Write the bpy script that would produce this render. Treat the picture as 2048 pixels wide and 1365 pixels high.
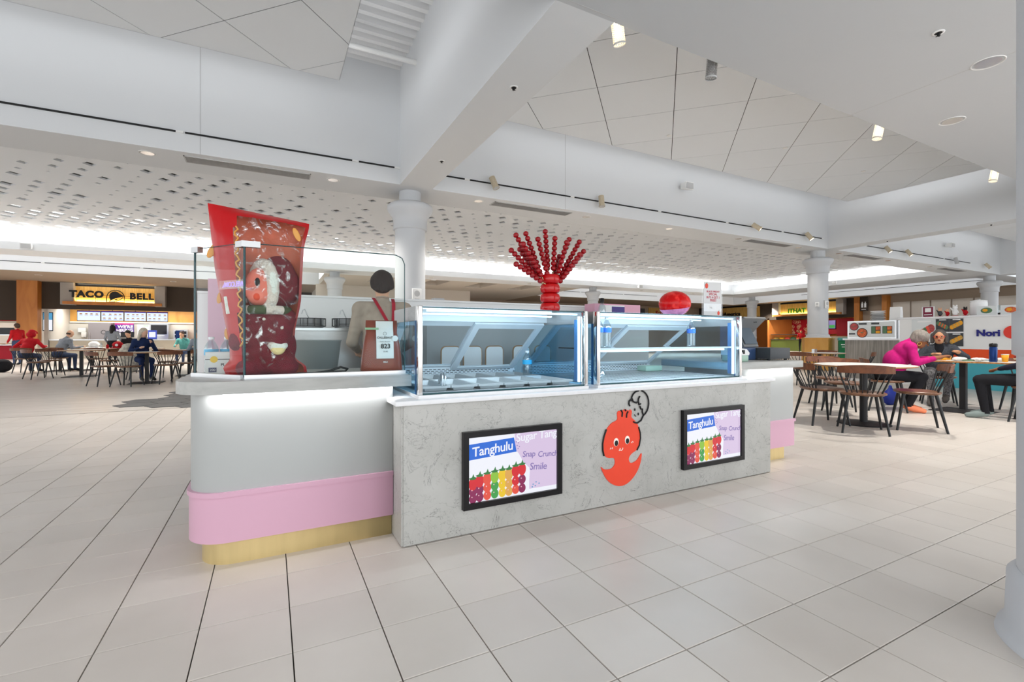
import bpy, bmesh, math, random
import numpy as np
from mathutils import Vector, Matrix, Euler
random.seed(7)
for o in list(bpy.data.objects): bpy.data.objects.remove(o)
scene = bpy.context.scene
COL = scene.collection
# ------------------------------------------------------------------ camera
cam_d = bpy.data.cameras.new('camera'); cam = bpy.data.objects.new('camera', cam_d); COL.objects.link(cam)
cam_d.sensor_width = 36.0; cam_d.lens = 937.1/2048*36.0
cam_d.shift_y = -6.3/2048; cam_d.clip_start = 0.05; cam_d.clip_end = 200
cam.location = (0, 0, 1.086); cam.rotation_euler = (math.pi/2, 0, -math.radians(27.277))
scene.camera = cam
# ------------------------------------------------------------------ world, exposure
world = bpy.data.worlds.new('hall_daylight'); scene.world = world; world.use_nodes = True  # uniform ambient fill added for the hall, entering through its open sides
wb = world.node_tree.nodes['Background']; wb.inputs[0].default_value = (0.94, 0.97, 1.0, 1); wb.inputs[1].default_value = 1.92
vs = scene.view_settings; vs.view_transform = 'Standard'; vs.look = 'None'; vs.exposure = 0.42; vs.gamma = 1.0; vs.use_curve_mapping = False
# ------------------------------------------------------------------ large area lights (cove strips of the ceiling coffers)
def area(name, loc, direction, sx, sy, power, color=(1, 1, 1), spread=180):
    d = bpy.data.lights.new(name, 'AREA'); d.shape = 'RECTANGLE'; d.size = sx; d.size_y = sy; d.energy = power; d.color = color
    d.spread = math.radians(spread)
    o = bpy.data.objects.new(name, d); COL.objects.link(o); o.location = loc
    o.rotation_euler = Vector(direction).to_track_quat('-Z', 'Y').to_euler()
    return o
def strip(name, p, q, direction, width, power, color=(1, 1, 1), spread=180):
    p = Vector(p); q = Vector(q); ax = (q-p); L = ax.length; ax.normalize()
    zl = -Vector(direction).normalized(); yl = zl.cross(ax).normalized(); xl = yl.cross(zl).normalized()
    d = bpy.data.lights.new(name, 'AREA'); d.shape = 'RECTANGLE'; d.size = L; d.size_y = width; d.energy = power; d.color = color; d.spread = math.radians(spread)
    o = bpy.data.objects.new(name, d); COL.objects.link(o)
    m = Matrix((xl, yl, zl)).transposed().to_4x4(); m.translation = (p+q)/2
    o.matrix_world = m
    return o
CW = (0.96, 0.98, 1.0)
# coffer coves: strips lying on top of each hung panel, washing the coffer walls
for (u0, u1) in ((-11.0, 0.98), (3.9, 15.47), (17.95, 29.2)):
    strip('cove_light_far', (u0, 7.80, 5.36), (u1, 7.80, 5.36), (0, 1, 0.25), 0.12, 3.4*(u1-u0)/2, CW)
    strip('cove_light_near', (u0, 4.65, 5.36), (u1, 4.65, 5.36), (0, -1, 0.25), 0.12, 3.4*(u1-u0)/2, CW)
for (u, s) in ((0.85, 1), (4.05, -1), (15.3, 1), (18.1, -1)):
    strip('cove_light_side', (u, 4.6, 5.36), (u, 7.85, 5.36), (s, 0, 0.25), 0.12, 8, CW)
# trough light behind the fascia of the perforated ceiling
strip('trough_light_far', (-16, 21.75, 4.13), (27.6, 21.75, 4.13), (0, -0.45, 1), 0.25, 420, (1, 0.99, 0.96))
strip('trough_light_right', (28.35, 10.3, 4.13), (28.35, 21.2, 4.13), (-0.45, 0, 1), 0.25, 100, (1, 0.99, 0.96))
strip('plenum_light_far', (-16, 20.6, 4.80), (27.0, 20.6, 4.80), (0, -0.1, 1), 0.9, 1300, (1, 0.99, 0.96))
strip('plenum_light_right', (27.2, 10.3, 4.80), (27.2, 20.2, 4.80), (-0.1, 0, 1), 0.9, 380, (1, 0.99, 0.96))

# ------------------------------------------------------------------ helpers
MATS = {}
def nmat(name):
    m = bpy.data.materials.new(name); m.use_nodes = True; MATS[name] = m
    return m, m.node_tree.nodes, m.node_tree.links, m.node_tree.nodes['Principled BSDF']
def C3(c):
    if isinstance(c, str):
        c = c.lstrip('#'); c = [int(c[i:i+2], 16)/255 for i in (0, 2, 4)]
        c = [x/12.92 if x <= 0.04045 else ((x+0.055)/1.055)**2.4 for x in c]
    return (c[0], c[1], c[2], 1)
def mat(name, col, rough=0.5, metal=0.0, spec=0.32, noise=0.0, nscale=8.0, bump=0.0, bscale=60.0, emit=None, estr=0.0, coat=0.0, stretch=None):
    if name in MATS: return MATS[name]
    m, N, L, B = nmat(name); c = C3(col)
    B.inputs['Base Color'].default_value = c; B.inputs['Roughness'].default_value = rough; B.inputs['Metallic'].default_value = metal
    B.inputs['Specular IOR Level'].default_value = spec; B.inputs['Coat Weight'].default_value = coat
    if noise or bump:
        tc = N.new('ShaderNodeTexCoord'); mp = N.new('ShaderNodeMapping'); L.new(tc.outputs['Object'], mp.inputs[0])
        if stretch: mp.inputs['Scale'].default_value = stretch
    if noise:
        t = N.new('ShaderNodeTexNoise'); t.inputs['Scale'].default_value = nscale; t.inputs['Detail'].default_value = 5
        L.new(mp.outputs[0], t.inputs['Vector'])
        r = N.new('ShaderNodeValToRGB'); r.color_ramp.elements[0].position = 0.3; r.color_ramp.elements[1].position = 0.7
        r.color_ramp.elements[0].color = (c[0]*(1-noise), c[1]*(1-noise), c[2]*(1-noise), 1)
        r.color_ramp.elements[1].color = (min(1, c[0]*(1+noise)), min(1, c[1]*(1+noise)), min(1, c[2]*(1+noise)), 1)
        L.new(t.outputs['Fac'], r.inputs[0]); L.new(r.outputs[0], B.inputs['Base Color'])
    if bump:
        t2 = N.new('ShaderNodeTexNoise'); t2.inputs['Scale'].default_value = bscale; t2.inputs['Detail'].default_value = 4; L.new(mp.outputs[0], t2.inputs['Vector'])
        b = N.new('ShaderNodeBump'); b.inputs['Strength'].default_value = bump; b.inputs['Distance'].default_value = 0.01
        L.new(t2.outputs['Fac'], b.inputs['Height']); L.new(b.outputs[0], B.inputs['Normal'])
    if emit is not None:
        B.inputs['Emission Color'].default_value = C3(emit); B.inputs['Emission Strength'].default_value = estr*0.75
    return m
def glassmat(name, tint=(1, 1, 1), refl=0.06, rough=0.0, alpha=None):
    m, N, L, B = nmat(name); out = N['Material Output']; N.remove(B)
    t = N.new('ShaderNodeBsdfTransparent'); t.inputs[0].default_value = (*tint, 1)
    g = N.new('ShaderNodeBsdfGlossy'); g.inputs['Roughness'].default_value = rough; g.inputs[0].default_value = (1, 1, 1, 1)
    lw = N.new('ShaderNodeLayerWeight'); lw.inputs['Blend'].default_value = 0.5
    pw = N.new('ShaderNodeMath'); pw.operation = 'POWER'; pw.inputs[1].default_value = 5; L.new(lw.outputs['Facing'], pw.inputs[0])
    mul = N.new('ShaderNodeMath'); mul.operation = 'MULTIPLY_ADD'; mul.inputs[1].default_value = 0.8; mul.inputs[2].default_value = refl; mul.use_clamp = True
    L.new(pw.outputs[0], mul.inputs[0])
    x = N.new('ShaderNodeMixShader'); L.new(mul.outputs[0], x.inputs[0]); L.new(t.outputs[0], x.inputs[1]); L.new(g.outputs[0], x.inputs[2])
    L.new(x.outputs[0], out.inputs[0]); return m
def woodmat(name, c1, c2, scale=6, rough=0.45, stretch=(1, 12, 1)):
    m, N, L, B = nmat(name)
    tc = N.new('ShaderNodeTexCoord'); mp = N.new('ShaderNodeMapping'); mp.inputs['Scale'].default_value = stretch
    t = N.new('ShaderNodeTexNoise'); t.inputs['Scale'].default_value = scale; t.inputs['Detail'].default_value = 6; t.inputs['Distortion'].default_value = 0.6
    r = N.new('ShaderNodeValToRGB'); r.color_ramp.elements[0].position = 0.32; r.color_ramp.elements[1].position = 0.68
    r.color_ramp.elements[0].color = C3(c1); r.color_ramp.elements[1].color = C3(c2)
    L.new(tc.outputs['Object'], mp.inputs[0]); L.new(mp.outputs[0], t.inputs['Vector']); L.new(t.outputs['Fac'], r.inputs[0]); L.new(r.outputs[0], B.inputs['Base Color'])
    B.inputs['Roughness'].default_value = rough; return m

class MB:
    """collects polygons; build() links them as ONE mesh object"""
    def __init__(s): s.v = []; s.f = []; s.mi = []; s.sm = []
    def add(s, vs, fs, mi=0, smooth=False):
        b = len(s.v); s.v += [tuple(p) for p in vs]
        for f in fs: s.f.append([b+i for i in f]); s.mi.append(mi); s.sm.append(smooth)
        return s
    def box(s, x0, x1, y0, y1, z0, z1, mi=0):
        return s.add([(x0,y0,z0),(x1,y0,z0),(x1,y1,z0),(x0,y1,z0),(x0,y0,z1),(x1,y0,z1),(x1,y1,z1),(x0,y1,z1)],
              [(0,3,2,1),(4,5,6,7),(0,1,5,4),(1,2,6,5),(2,3,7,6),(3,0,4,7)], mi)
    def rbox(s, x0, x1, y0, y1, z0, z1, b=0.01, seg=2, mi=0):
        bm = bmesh.new(); bmesh.ops.create_cube(bm, size=1)
        for v in bm.verts: v.co = ((x0+x1)/2+v.co.x*(x1-x0), (y0+y1)/2+v.co.y*(y1-y0), (z0+z1)/2+v.co.z*(z1-z0))
        bmesh.ops.bevel(bm, geom=list(bm.edges), offset=b, segments=seg, affect='EDGES', profile=0.5)
        return s.bm(bm, mi, True)
    def bm(s, bm, mi=0, smooth=False):
        bm.verts.index_update(); s.add([v.co[:] for v in bm.verts], [[v.index for v in f.verts] for f in bm.faces], mi, smooth); bm.free(); return s
    def prism(s, pts, z0, z1, mi=0, smooth=False):
        n = len(pts); vs = [(x, y, z0) for x, y in pts]+[(x, y, z1) for x, y in pts]
        s.add(vs, [list(range(n))[::-1], list(range(n, 2*n))], mi)
        return s.add(vs, [(i, (i+1) % n, n+(i+1) % n, n+i) for i in range(n)], mi, smooth)
    def cyl(s, a, b, ra, rb=None, n=12, mi=0, caps=True):
        rb = ra if rb is None else rb; a = Vector(a); b = Vector(b); d = (b-a).normalized()
        x = d.orthogonal().normalized(); y = d.cross(x); vs = []
        for p, r in ((a, ra), (b, rb)):
            for i in range(n): t = 2*math.pi*i/n; vs.append(p+x*(r*math.cos(t))+y*(r*math.sin(t)))
        s.add(vs, [(i, (i+1) % n, n+(i+1) % n, n+i) for i in range(n)], mi, True)
        if caps: s.add(vs, [list(range(n))[::-1], list(range(n, 2*n))], mi)
        return s
    def tube(s, pts, r, n=8, mi=0, caps=True):
        pts = [Vector(p) for p in pts]; rs = r if isinstance(r, (list, tuple)) else [r]*len(pts); vs = []; x = None
        for i, p in enumerate(pts):
            d = (pts[min(i+1, len(pts)-1)]-pts[max(i-1, 0)]).normalized()
            if x is None: x = d.orthogonal().normalized()
            x = (x-d*x.dot(d)).normalized(); y = d.cross(x)
            for k in range(n): t = 2*math.pi*k/n; vs.append(p+x*(rs[i]*math.cos(t))+y*(rs[i]*math.sin(t)))
        fs = []
        for i in range(len(pts)-1):
            for k in range(n): fs.append((i*n+k, i*n+(k+1) % n, (i+1)*n+(k+1) % n, (i+1)*n+k))
        s.add(vs, fs, mi, True)
        if caps: m = len(pts)-1; s.add(vs, [list(range(n))[::-1], [m*n+k for k in range(n)]], mi)
        return s
    def lathe(s, prof, c=(0, 0, 0), n=24, mi=0, smooth=True):
        vs = []; fs = []
        for r, z in prof:
            for k in range(n): t = 2*math.pi*k/n; vs.append((c[0]+r*math.cos(t), c[1]+r*math.sin(t), c[2]+z))
        for i in range(len(prof)-1):
            for k in range(n): fs.append((i*n+k, i*n+(k+1) % n, (i+1)*n+(k+1) % n, (i+1)*n+k))
        s.add(vs, fs, mi, smooth)
        if prof[0][0] > 1e-4: s.add(vs[:n], [list(range(n))[::-1]], mi)
        if prof[-1][0] > 1e-4: s.add(vs[-n:], [list(range(n))], mi)
        return s
    def ball(s, c, r, n=12, m=8, mi=0, sc=(1, 1, 1)):
        vs = []; fs = []
        for i in range(m+1):
            a = math.pi*i/m
            for k in range(n): t = 2*math.pi*k/n; vs.append((c[0]+r*sc[0]*math.sin(a)*math.cos(t), c[1]+r*sc[1]*math.sin(a)*math.sin(t), c[2]-r*sc[2]*math.cos(a)))
        for i in range(m):
            for k in range(n): fs.append((i*n+k, i*n+(k+1) % n, (i+1)*n+(k+1) % n, (i+1)*n+k))
        return s.add(vs, fs, mi, True)
    def quad(s, a, b, c, d, mi=0): return s.add([a, b, c, d], [(0, 1, 2, 3)], mi)
    def xf(s, m, i0=0):
        for i in range(i0, len(s.v)): s.v[i] = tuple(m @ Vector(s.v[i]))
        return s
    def mesh(s, name, mats):
        me = bpy.data.meshes.new(name); me.from_pydata(s.v, [], s.f)
        for m in (mats if isinstance(mats, (list, tuple)) else [mats]): me.materials.append(MATS[m] if isinstance(m, str) else m)
        me.polygons.foreach_set('material_index', s.mi); me.polygons.foreach_set('use_smooth', s.sm)
        me.validate(); me.update(); return me
    def build(s, name, mats, parent=None, loc=(0, 0, 0), rz=0, **kw):
        return link(name, s.mesh(name, mats), parent, loc, rz, **kw)
def tag(o, label=None, cat=None, group=None, kind=None):
    for k, v in (('label', label), ('category', cat), ('group', group), ('kind', kind)):
        if v: o[k] = v
    return o
def link(name, me, parent=None, loc=(0, 0, 0), rz=0, label=None, cat=None, group=None, kind=None):
    o = bpy.data.objects.new(name, me); COL.objects.link(o); o.parent = parent; o.location = loc; o.rotation_euler = (0, 0, rz)
    return tag(o, label, cat, group, kind)
def thing(name, label, cat, loc=(0, 0, 0), rz=0, group=None, rot=None):
    o = link(name, None, None, loc, rz, label, cat, group); o.empty_display_size = 0.1
    if rot: o.rotation_euler = rot
    return o
def copy_tree(o, parent=None):
    c = o.copy(); COL.objects.link(c); c.parent = parent
    for ch in list(o.children): copy_tree(ch, c)
    return c
def dup(root, loc, rz, label, group=None):
    c = copy_tree(root); c.location = loc; c.rotation_euler = (0, 0, rz); c['label'] = label
    if group: c['group'] = group
    return c
FONT_CACHE = {}
def text_mesh(txt, size=0.1, depth=0.004, bold=0.0, shear=0.0, spacing=1.0, align='CENTER', material='black_paint', res=3):
    """text in the local XZ plane facing -Y, centred on the origin"""
    cu = bpy.data.curves.new('lettering', 'FONT'); cu.body = txt; cu.size = size; cu.extrude = depth/2; cu.offset = bold; cu.shear = shear
    cu.space_character = spacing; cu.align_x = align; cu.align_y = 'CENTER'; cu.resolution_u = res
    o = bpy.data.objects.new('lettering', cu); COL.objects.link(o)
    dg = bpy.context.evaluated_depsgraph_get(); me = bpy.data.meshes.new_from_object(o.evaluated_get(dg)); bpy.data.objects.remove(o)
    me.transform(Matrix.Rotation(math.pi/2, 4, 'X')); me.materials.clear(); me.materials.append(MATS[material]); return me
def text(name, txt, parent, loc, size=0.1, rz=0, rot=None, **kw):
    o = link(name, text_mesh(txt, size, **kw), parent, loc, rz)
    if rot: o.rotation_euler = rot
    return o
def rrect(x0, x1, y0, y1, r, n=5):
    pts = []
    for cx, cy, a in ((x1-r, y0+r, -90), (x1-r, y1-r, 0), (x0+r, y1-r, 90), (x0+r, y0+r, 180)):
        for i in range(n+1): t = math.radians(a+90*i/n); pts.append((cx+r*math.cos(t), cy+r*math.sin(t)))
    return pts
# ------------------------------------------------------------------ signed-distance bodies (one continuous skin per figure)
def smin(a, b, k):
    h = np.clip(0.5+0.5*(b-a)/k, 0, 1); return b*(1-h)+a*h-k*h*(1-h)
def cap(a, b, ra, rb, tag_=0): return ('c', np.array(a, float), np.array(b, float), ra, rb, tag_)
def ell(c, r, tag_=0, rot=(0, 0, 0)):
    return ('e', np.array(c, float), np.array(r, float), np.array(Euler(rot).to_matrix()), 0, tag_)
def sdf_mesh(name, prims, mats, res=0.02, k=0.03):
    lo = np.full(3, 1e9); hi = -lo
    for p in prims:
        if p[0] == 'c': pts = [p[1]-p[3], p[1]+p[3], p[2]-p[4], p[2]+p[4]]
        else: R = max(p[2]); pts = [p[1]-R, p[1]+R]
        for q in pts: lo = np.minimum(lo, q); hi = np.maximum(hi, q)
    lo -= 3*res; hi += 3*res; n = np.ceil((hi-lo)/res).astype(int)+1
    D = np.full(n, 1.0); best = np.full(n, 9.0); T = np.zeros(n, int)
    ax = [lo[i]+res*np.arange(n[i]) for i in range(3)]
    for p in prims:
        if p[0] == 'c': l = np.minimum(p[1]-p[3], p[2]-p[4]); h = np.maximum(p[1]+p[3], p[2]+p[4])
        else: R = max(p[2]); l = p[1]-R; h = p[1]+R
        m = k+3*res
        i0 = np.maximum(0, np.floor((l-m-lo)/res).astype(int)); i1 = np.minimum(n, np.ceil((h+m-lo)/res).astype(int)+1)
        sl = tuple(slice(i0[i], i1[i]) for i in range(3))
        X, Y, Z = np.meshgrid(ax[0][sl[0]], ax[1][sl[1]], ax[2][sl[2]], indexing='ij'); Q = np.stack([X, Y, Z], -1)
        if p[0] == 'c':
            ab = p[2]-p[1]; t = np.clip(((Q-p[1])@ab)/max(ab@ab, 1e-9), 0, 1)
            d = np.linalg.norm(Q-p[1]-t[..., None]*ab, axis=-1)-(p[3]+(p[4]-p[3])*t)
        else:
            q = (Q-p[1])@p[3]; k0 = np.linalg.norm(q/p[2], axis=-1); k1 = np.linalg.norm(q/p[2]**2, axis=-1); d = k0*(k0-1)/np.maximum(k1, 1e-6)
        D[sl] = smin(D[sl], d, k); b = best[sl]; w = d < b; b[w] = d[w]; T[sl][w] = p[5]
    S = D < 0
    cnt = np.zeros(n-1, int); acc = np.zeros(tuple(n-1)+(3,)); num = np.zeros(n-1)
    cs = [(0,0,0),(1,0,0),(0,1,0),(1,1,0),(0,0,1),(1,0,1),(0,1,1),(1,1,1)]
    def sub(A, c): return A[c[0]:A.shape[0]-1+c[0], c[1]:A.shape[1]-1+c[1], c[2]:A.shape[2]-1+c[2]]
    for c in cs: cnt += sub(S, c)
    for i in range(8):
        for j in range(i+1, 8):
            a, b = cs[i], cs[j]
            if sum(abs(a[q]-b[q]) for q in range(3)) != 1: continue
            da, db = sub(D, a), sub(D, b); x = (da < 0) != (db < 0); t = np.where(x, da/np.where(da == db, 1, da-db), 0)
            for q in range(3): acc[..., q] += np.where(x, a[q]+t*(b[q]-a[q]), 0)
            num += x
    act = (cnt > 0) & (cnt < 8); idx = -np.ones(act.shape, int); idx[act] = np.arange(act.sum())
    ijk = np.argwhere(act); V = lo+res*(ijk+acc[act]/num[act][:, None]); F = []; FT = []
    for axis in range(3):
        A = S; B = np.roll(S, -1, axis); e = A != B
        o = [q for q in range(3) if q != axis]
        E_ = np.argwhere(e)
        for E in E_:
            if E[axis] >= n[axis]-1 or min(E[o[0]], E[o[1]]) < 1: continue
            q = []
            for d1, d2 in ((0, 0), (1, 0), (1, 1), (0, 1)):
                c = E.copy(); c[o[0]] -= d1; c[o[1]] -= d2
                if np.any(c >= n-1): break
                q.append(idx[tuple(c)])
            if len(q) < 4 or min(q) < 0: continue
            inside = S[tuple(E)]
            if (inside) != (axis == 1): q = q[::-1]
            F.append(q[::-1]); FT.append(T[tuple(E)])
    me = bpy.data.meshes.new(name); me.from_pydata(V.tolist(), [], F)
    for m in mats: me.materials.append(MATS[m])
    me.polygons.foreach_set('material_index', [int(t) for t in FT]); me.polygons.foreach_set('use_smooth', [True]*len(F)); me.update(); return me
# ------------------------------------------------------------------ materials
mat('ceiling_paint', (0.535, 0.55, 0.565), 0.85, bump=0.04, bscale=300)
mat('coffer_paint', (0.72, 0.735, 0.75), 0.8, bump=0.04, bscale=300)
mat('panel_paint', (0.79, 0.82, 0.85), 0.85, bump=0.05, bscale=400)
mat('dark_gap', (0.03, 0.03, 0.03), 0.9)
mat('deck_metal', (0.85, 0.85, 0.85), 0.5)
mat('column_paint', (0.58, 0.595, 0.615), 0.45, bump=0.02, bscale=60)
mat('black_paint', (0.008, 0.008, 0.009), 0.45)
mat('white_paint', (0.82, 0.82, 0.81), 0.5)
mat('white_gloss', (0.85, 0.85, 0.85), 0.15)
mat('grey_plastic', (0.5, 0.5, 0.5), 0.5)
mat('tan_paint', (0.36, 0.28, 0.21), 0.85)
mat('beige_paint', (0.58, 0.52, 0.45), 0.85)
mat('brown_paint', (0.055, 0.040, 0.029), 0.8)
mat('chrome', (0.82, 0.80, 0.79), 0.12, metal=1.0)
mat('steel', (0.62, 0.63, 0.64), 0.28, metal=1.0)
mat('steel_brushed', (0.55, 0.55, 0.55), 0.38, metal=1.0, noise=0.08, nscale=20, stretch=(1, 1, 20))
mat('lamp_lens', (1, 0.98, 0.93), 0.3, emit=(1, 0.95, 0.85), estr=5)
mat('lamp_lens_dim', (0.9, 0.9, 0.88), 0.2, emit=(1, 0.97, 0.9), estr=1.3)
mat('lamp_beige', (0.55, 0.47, 0.34), 0.5, noise=0.1, nscale=40)
mat('lamp_mesh_warm', (0.7, 0.62, 0.48), 0.5, emit=(1, 0.78, 0.45), estr=0.9)
mat('grout', (0.045, 0.038, 0.03), 0.9)
woodmat('oak', '#a8621f', '#bf7a32', 3, 0.5, (1, 1, 0.25))
woodmat('oak_light', '#c98f3c', '#d8a552', 3, 0.45, (1, 1, 0.3))
woodmat('sign_wood', '#b98f45', '#d3ab62', 4, 0.5, (6, 6, 0.4))
# floor tile: satin porcelain, each tile a slightly different tone
m, N, L, B = nmat('porcelain')
oi = N.new('ShaderNodeObjectInfo'); tc = N.new('ShaderNodeTexCoord')
n1 = N.new('ShaderNodeTexNoise'); n1.inputs['Scale'].default_value = 1.6; n1.inputs['Detail'].default_value = 8
ge = N.new('ShaderNodeNewGeometry'); L.new(ge.outputs['Position'], n1.inputs['Vector'])
r = N.new('ShaderNodeValToRGB'); r.color_ramp.elements[0].position = 0.3; r.color_ramp.elements[1].position = 0.7
r.color_ramp.elements[0].color = (0.60, 0.545, 0.49, 1); r.color_ramp.elements[1].color = (0.685, 0.63, 0.575, 1)
L.new(n1.outputs['Fac'], r.inputs[0])
hs = N.new('ShaderNodeHueSaturation'); mr = N.new('ShaderNodeMapRange'); mr.inputs[3].default_value = 0.95; mr.inputs[4].default_value = 1.04
L.new(oi.outputs['Random'], mr.inputs[0]); L.new(mr.outputs[0], hs.inputs['Value']); L.new(r.outputs[0], hs.inputs['Color']); L.new(hs.outputs[0], B.inputs['Base Color'])
B.inputs['Roughness'].default_value = 0.34; B.inputs['Specular IOR Level'].default_value = 0.45
m, N, L, B = nmat('plank_floor')
tc = N.new('ShaderNodeTexCoord'); mp = N.new('ShaderNodeMapping'); mp.inputs['Scale'].default_value = (0.6, 5, 1); L.new(tc.outputs['Object'], mp.inputs[0])
n1 = N.new('ShaderNodeTexNoise'); n1.inputs['Scale'].default_value = 1.5; n1.inputs['Detail'].default_value = 6; L.new(mp.outputs[0], n1.inputs['Vector'])
r = N.new('ShaderNodeValToRGB'); r.color_ramp.elements[0].position = 0.3; r.color_ramp.elements[1].position = 0.7
r.color_ramp.elements[0].color = (0.50, 0.455, 0.41, 1); r.color_ramp.elements[1].color = (0.66, 0.61, 0.56, 1)
L.new(n1.outputs['Fac'], r.inputs[0]); L.new(r.outputs[0], B.inputs['Base Color']); B.inputs['Roughness'].default_value = 0.3
mat('slate_tile', (0.065, 0.062, 0.062), 0.4, noise=0.3, nscale=3)

# ------------------------------------------------------------------ floor
floor = MB().box(-14, 40, -3, 8.865, -0.20, -0.014).build('floor', 'grout'); tag(floor, 'pale square porcelain tile floor', None, None, 'structure')
MB().box(-30, 45, 8.868, 46, -0.20, -0.006).build('plank_field', 'plank_floor', floor)
T = 0.3048; U0 = 0.6783; V0 = 2.087; J = 0.0021
def tile_into(mb, x, y, w=T, d=T):
    b = 0.0015; x0, x1, y0, y1 = x+J, x+w-J, y+J, y+d-J
    mb.add([(x0, y0, -.012), (x1, y0, -.012), (x1, y1, -.012), (x0, y1, -.012), (x0, y0, -b), (x1, y0, -b), (x1, y1, -b), (x0, y1, -b), (x0+b, y0+b, 0), (x1-b, y0+b, 0), (x1-b, y1-b, 0), (x0+b, y1-b, 0)],
           [(0,1,5,4),(1,2,6,5),(2,3,7,6),(3,0,4,7),(4,5,9,8),(5,6,10,9),(6,7,11,10),(7,4,8,11),(8,9,10,11)])
cells = []
for i in range(-44, 100):
    for j in range(-16, 23):
        x = U0+i*T; y = V0+j*T
        if y+T > 8.87: continue
        cx, cy = x+T/2, y+T/2
        # under the kiosk nothing shows
        hidden = (0.75 < x and x+T < 3.4 and 2.5 < y < 5) or (-0.1 < x and x+T < 3.9 and 2.9 < y < 4.6)
        ang = math.degrees(math.atan2(cx, cy))-27.277
        inview = abs(ang) < 49 and cy*0.889+cx*0.458 > 1.25 and not hidden
        cells.append((0 if inview else 1, math.hypot(cx, cy), x, y))
cells.sort()
tile_me = MB(); tile_into(tile_me, 0, 0); tile_me = tile_me.mesh('tile', 'porcelain'); rest = MB()
for k, (q, d_, x, y) in enumerate(cells):
    if k < 300: link('tile', tile_me, floor, (x, y, 0))
    else: tile_into(rest, x, y)
rest.build('tile_field', 'porcelain', floor, kind='stuff')
hexme = MB(); hexme.prism([(0.292*math.cos(math.radians(60*k)), 0.292*math.sin(math.radians(60*k))) for k in range(6)], -0.006, 0.002)
hexme = hexme.mesh('hexagon_tile', 'slate_tile')
for i in range(0, 12):
    for j in range(0, 6):
        x = -1.95+i*0.45; y = 9.05+j*0.52+(0.26 if i % 2 else 0)
        if (i == 0 and j in (0, 3, 4, 5)) or (i == 1 and j == 5) or y < 9.0: continue
        link('hexagon_tile', hexme, floor, (x, y, 0))

# ------------------------------------------------------------------ ceiling: slab, beams, coffers
ZC = 4.03
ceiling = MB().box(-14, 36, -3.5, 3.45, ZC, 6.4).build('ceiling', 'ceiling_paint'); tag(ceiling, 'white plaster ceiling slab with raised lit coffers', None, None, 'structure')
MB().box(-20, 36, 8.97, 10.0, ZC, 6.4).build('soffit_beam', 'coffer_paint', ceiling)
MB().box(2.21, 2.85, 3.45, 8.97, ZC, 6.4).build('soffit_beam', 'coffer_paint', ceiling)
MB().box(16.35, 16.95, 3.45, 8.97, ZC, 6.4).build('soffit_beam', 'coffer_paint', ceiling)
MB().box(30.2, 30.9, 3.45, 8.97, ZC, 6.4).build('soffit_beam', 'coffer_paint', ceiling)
# joints and seams of the plaster
for x in (6.81,): MB().box(x-.004, x+.004, 0.5, 3.45, ZC-.0015, ZC+.01).build('plaster_joint', 'grey_plastic', ceiling)
MB().box(2.21, 2.85, 3.40, 3.408, ZC-.0015, ZC+.01).build('plaster_joint', 'grey_plastic', ceiling)
for x in (-1.0, 6.0): MB().box(x-.004, x+.004, 8.967, 8.98, ZC, 6.1).build('plaster_joint', 'grey_plastic', ceiling)
# corrugated roof deck seen past the hung panel
for (u0, u1) in ((-14, 2.21), (2.85, 16.35), (16.95, 30.2)):
    mb = MB(); prof = []; y = 3.45
    while y < 8.97:
        prof += [(y, 6.22), (y+0.09, 6.22), (y+0.115, 6.33), (y+0.205, 6.33), (y+0.23, 6.22)]; y += 0.23
    for (a, za), (b, zb) in zip(prof[:-1], prof[1:]): mb.quad((u0, a, za), (u1, a, za), (u1, b, zb), (u0, b, zb))
    mb.box(u0, u1, 3.45, 8.97, 6.36, 6.42); mb.build('roof_deck', 'deck_metal', ceiling)
MB().cyl((-12, 7.85, 5.78), (2.21, 7.85, 5.78), 0.045).build('sprinkler_pipe', 'white_paint', ceiling)
MB().cyl((17.2, 6.9, 5.0), (17.2+2.5, 6.9, 5.0), 0.02).build('conduit', 'white_paint', ceiling)
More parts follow.
